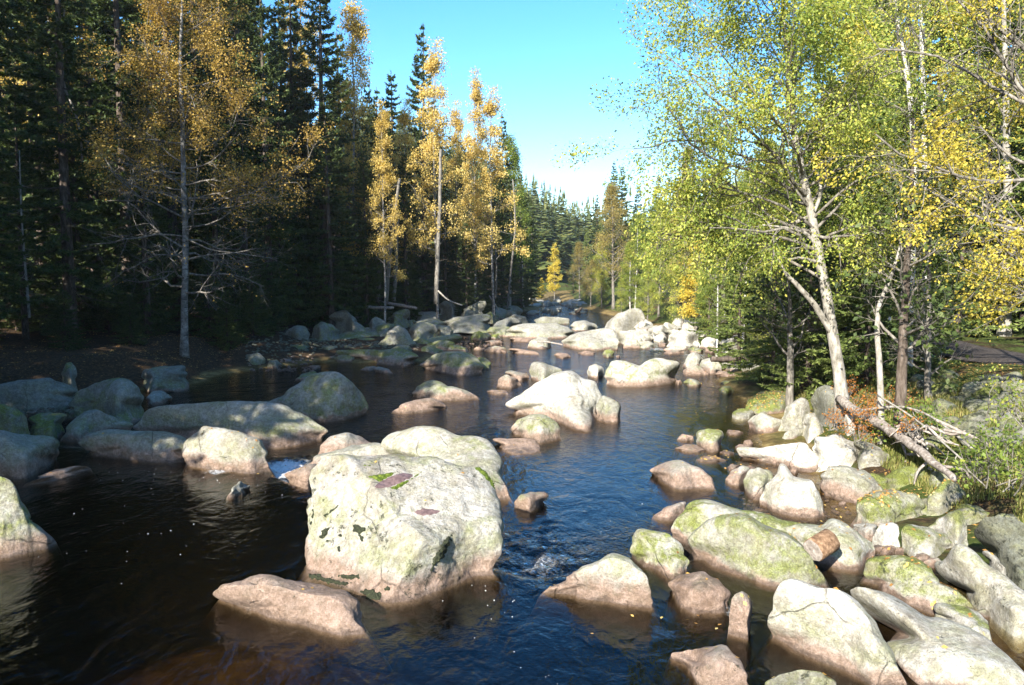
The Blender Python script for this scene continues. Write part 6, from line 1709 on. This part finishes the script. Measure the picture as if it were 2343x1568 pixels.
# ------------------------------------------------------------------ labels of the many look-alikes: each told apart by its named neighbour
CUTS = (' with ', ' in ', ' on ', ' at ', ' behind ', ' beside ', ' right of ', ' left of ', ' close ', ' against ', ' half ', ' standing ', ' strewn ', ' lying ', ' above ', ' below ', ' under ', ' of the ', ' by ', ' between ', ' near ', ' rising ', ' touching ', ' cut ', ' carrying ', ' streaked ', ' beyond ', ' among ', ' running ', ' from ', ' leaning ', ' just ', ' mixed ', ' high ', ' stepping ', ' reaching ', ' filling ', ' over ', ' that ')
def short(label):
    best = label
    for c in CUTS:
        i = label.find(c)
        if i > 0 and len(label[:i].split()) >= 3 and i < len(best):
            best = label[:i]
    return best
def where(o):
    if o.type == 'MESH':
        b = np.array([o.matrix_basis @ Vector(c) for c in o.bound_box]).mean(0)
    else:
        b = np.array(o.location) + np.array([0, 0, 2.0])
    u, v, zc = to_px(b[None])
    return float(u[0]), float(v[0]), float(zc[0])
def tell_apart(shared, refs, noun, tree=False):
    objs = [o for o in bpy.data.objects if o.parent is None and o.get('label') == shared]
    R = []
    for o in refs:
        R.append((where(o), short(o['label']), o['label']))
    cnt = {}
    for r in R: cnt[r[1]] = cnt.get(r[1], 0) + 1
    R = [(w, s if cnt[s] == 1 else l) for (w, s, l) in R]
    used = {}
    info = []
    for o in objs:
        u, v, zc = where(o)
        cand = sorted(R, key=lambda r: abs(r[0][0] - u) + (0 if tree else 2.2 * abs(r[0][1] - v)) + (abs(r[0][2] - zc) * 3 if tree else 0))[:5]
        info.append((o, u, v, zc, cand))
    for o, u, v, zc, cand in info:
        for (ru, rv, rz), s in cand:
            du, dz = u - ru, zc - rz
            if abs(du) > (18 if not tree else 26): d = 'just left of' if du < 0 else 'just right of'
            else: d = 'just behind' if dz > 0 else 'in front of'
            t = f'{noun} {d} the {s}'
            if t not in used and len(t.split()) <= 16:
                used[t] = o; o['label'] = t
                break
        else:
            (ru, rv, rz), s = cand[0]
            d = ('farther left of' if u < ru else 'farther right of')
            t = f'{noun} {d} the {s}'
            if len(t.split()) <= 16:
                if t not in used: used[t] = o
                o['label'] = t
named_rocks = [o for o in bpy.data.objects if o.get('group') == 'boulders in and beside the stream']
for sh, nn in [('small shaded stone wedged among the boulders of the bar', 'small shaded stone'), ('small rock in the far bouldery stretch of stream between the woods', 'small far stone'), ('pale stone of the sunlit rubble heap on the far right bank', 'pale rubble stone'),
               ('small stone in the shallows between the right bank boulders', 'small stone'), ('small shaded stone among the boulders of the left bank', 'small shaded stone'), ('small stone filling a gap between the near right boulders', 'small stone'), ('moss-grown rock of the sloping near right bank', 'moss-grown rock'), ('low shaded stone at the water edge of the boulder bar', 'low shaded stone'), ('pale boulder of the sunlit rubble bank by the side channel', 'pale rubble boulder')]:
    tell_apart(sh, named_rocks, nn)
named_left = [o for o in bpy.data.objects if o.parent is None and ((o.get('group') == LG and o['label'] not in (LW, LW + ', low', 'spruce of the left bank wood beyond the left edge of the picture')) or o.get('group') in ('golden birches', 'trunks at the left forest edge') or str(o.get('label', '')).startswith(('thin dead pole', 'curving grey')))]
tell_apart(LW, named_left, 'dark spruce', True)
tell_apart(LW + ', low', named_left, 'low dark spruce', True)
named_right = [o for o in bpy.data.objects if o.parent is None and o.get('label') and o['label'] != RWt and (o.get('group') in (RGp, 'trees of the right bank') or str(o.get('label', '')).startswith(('leaning pale', 'alder')) or (o.get('group') == 'broadleaved trees along the valley' and o.location[0] > 8))] if True else []
tell_apart(RWt, named_right, 'tall sunlit spruce', True)
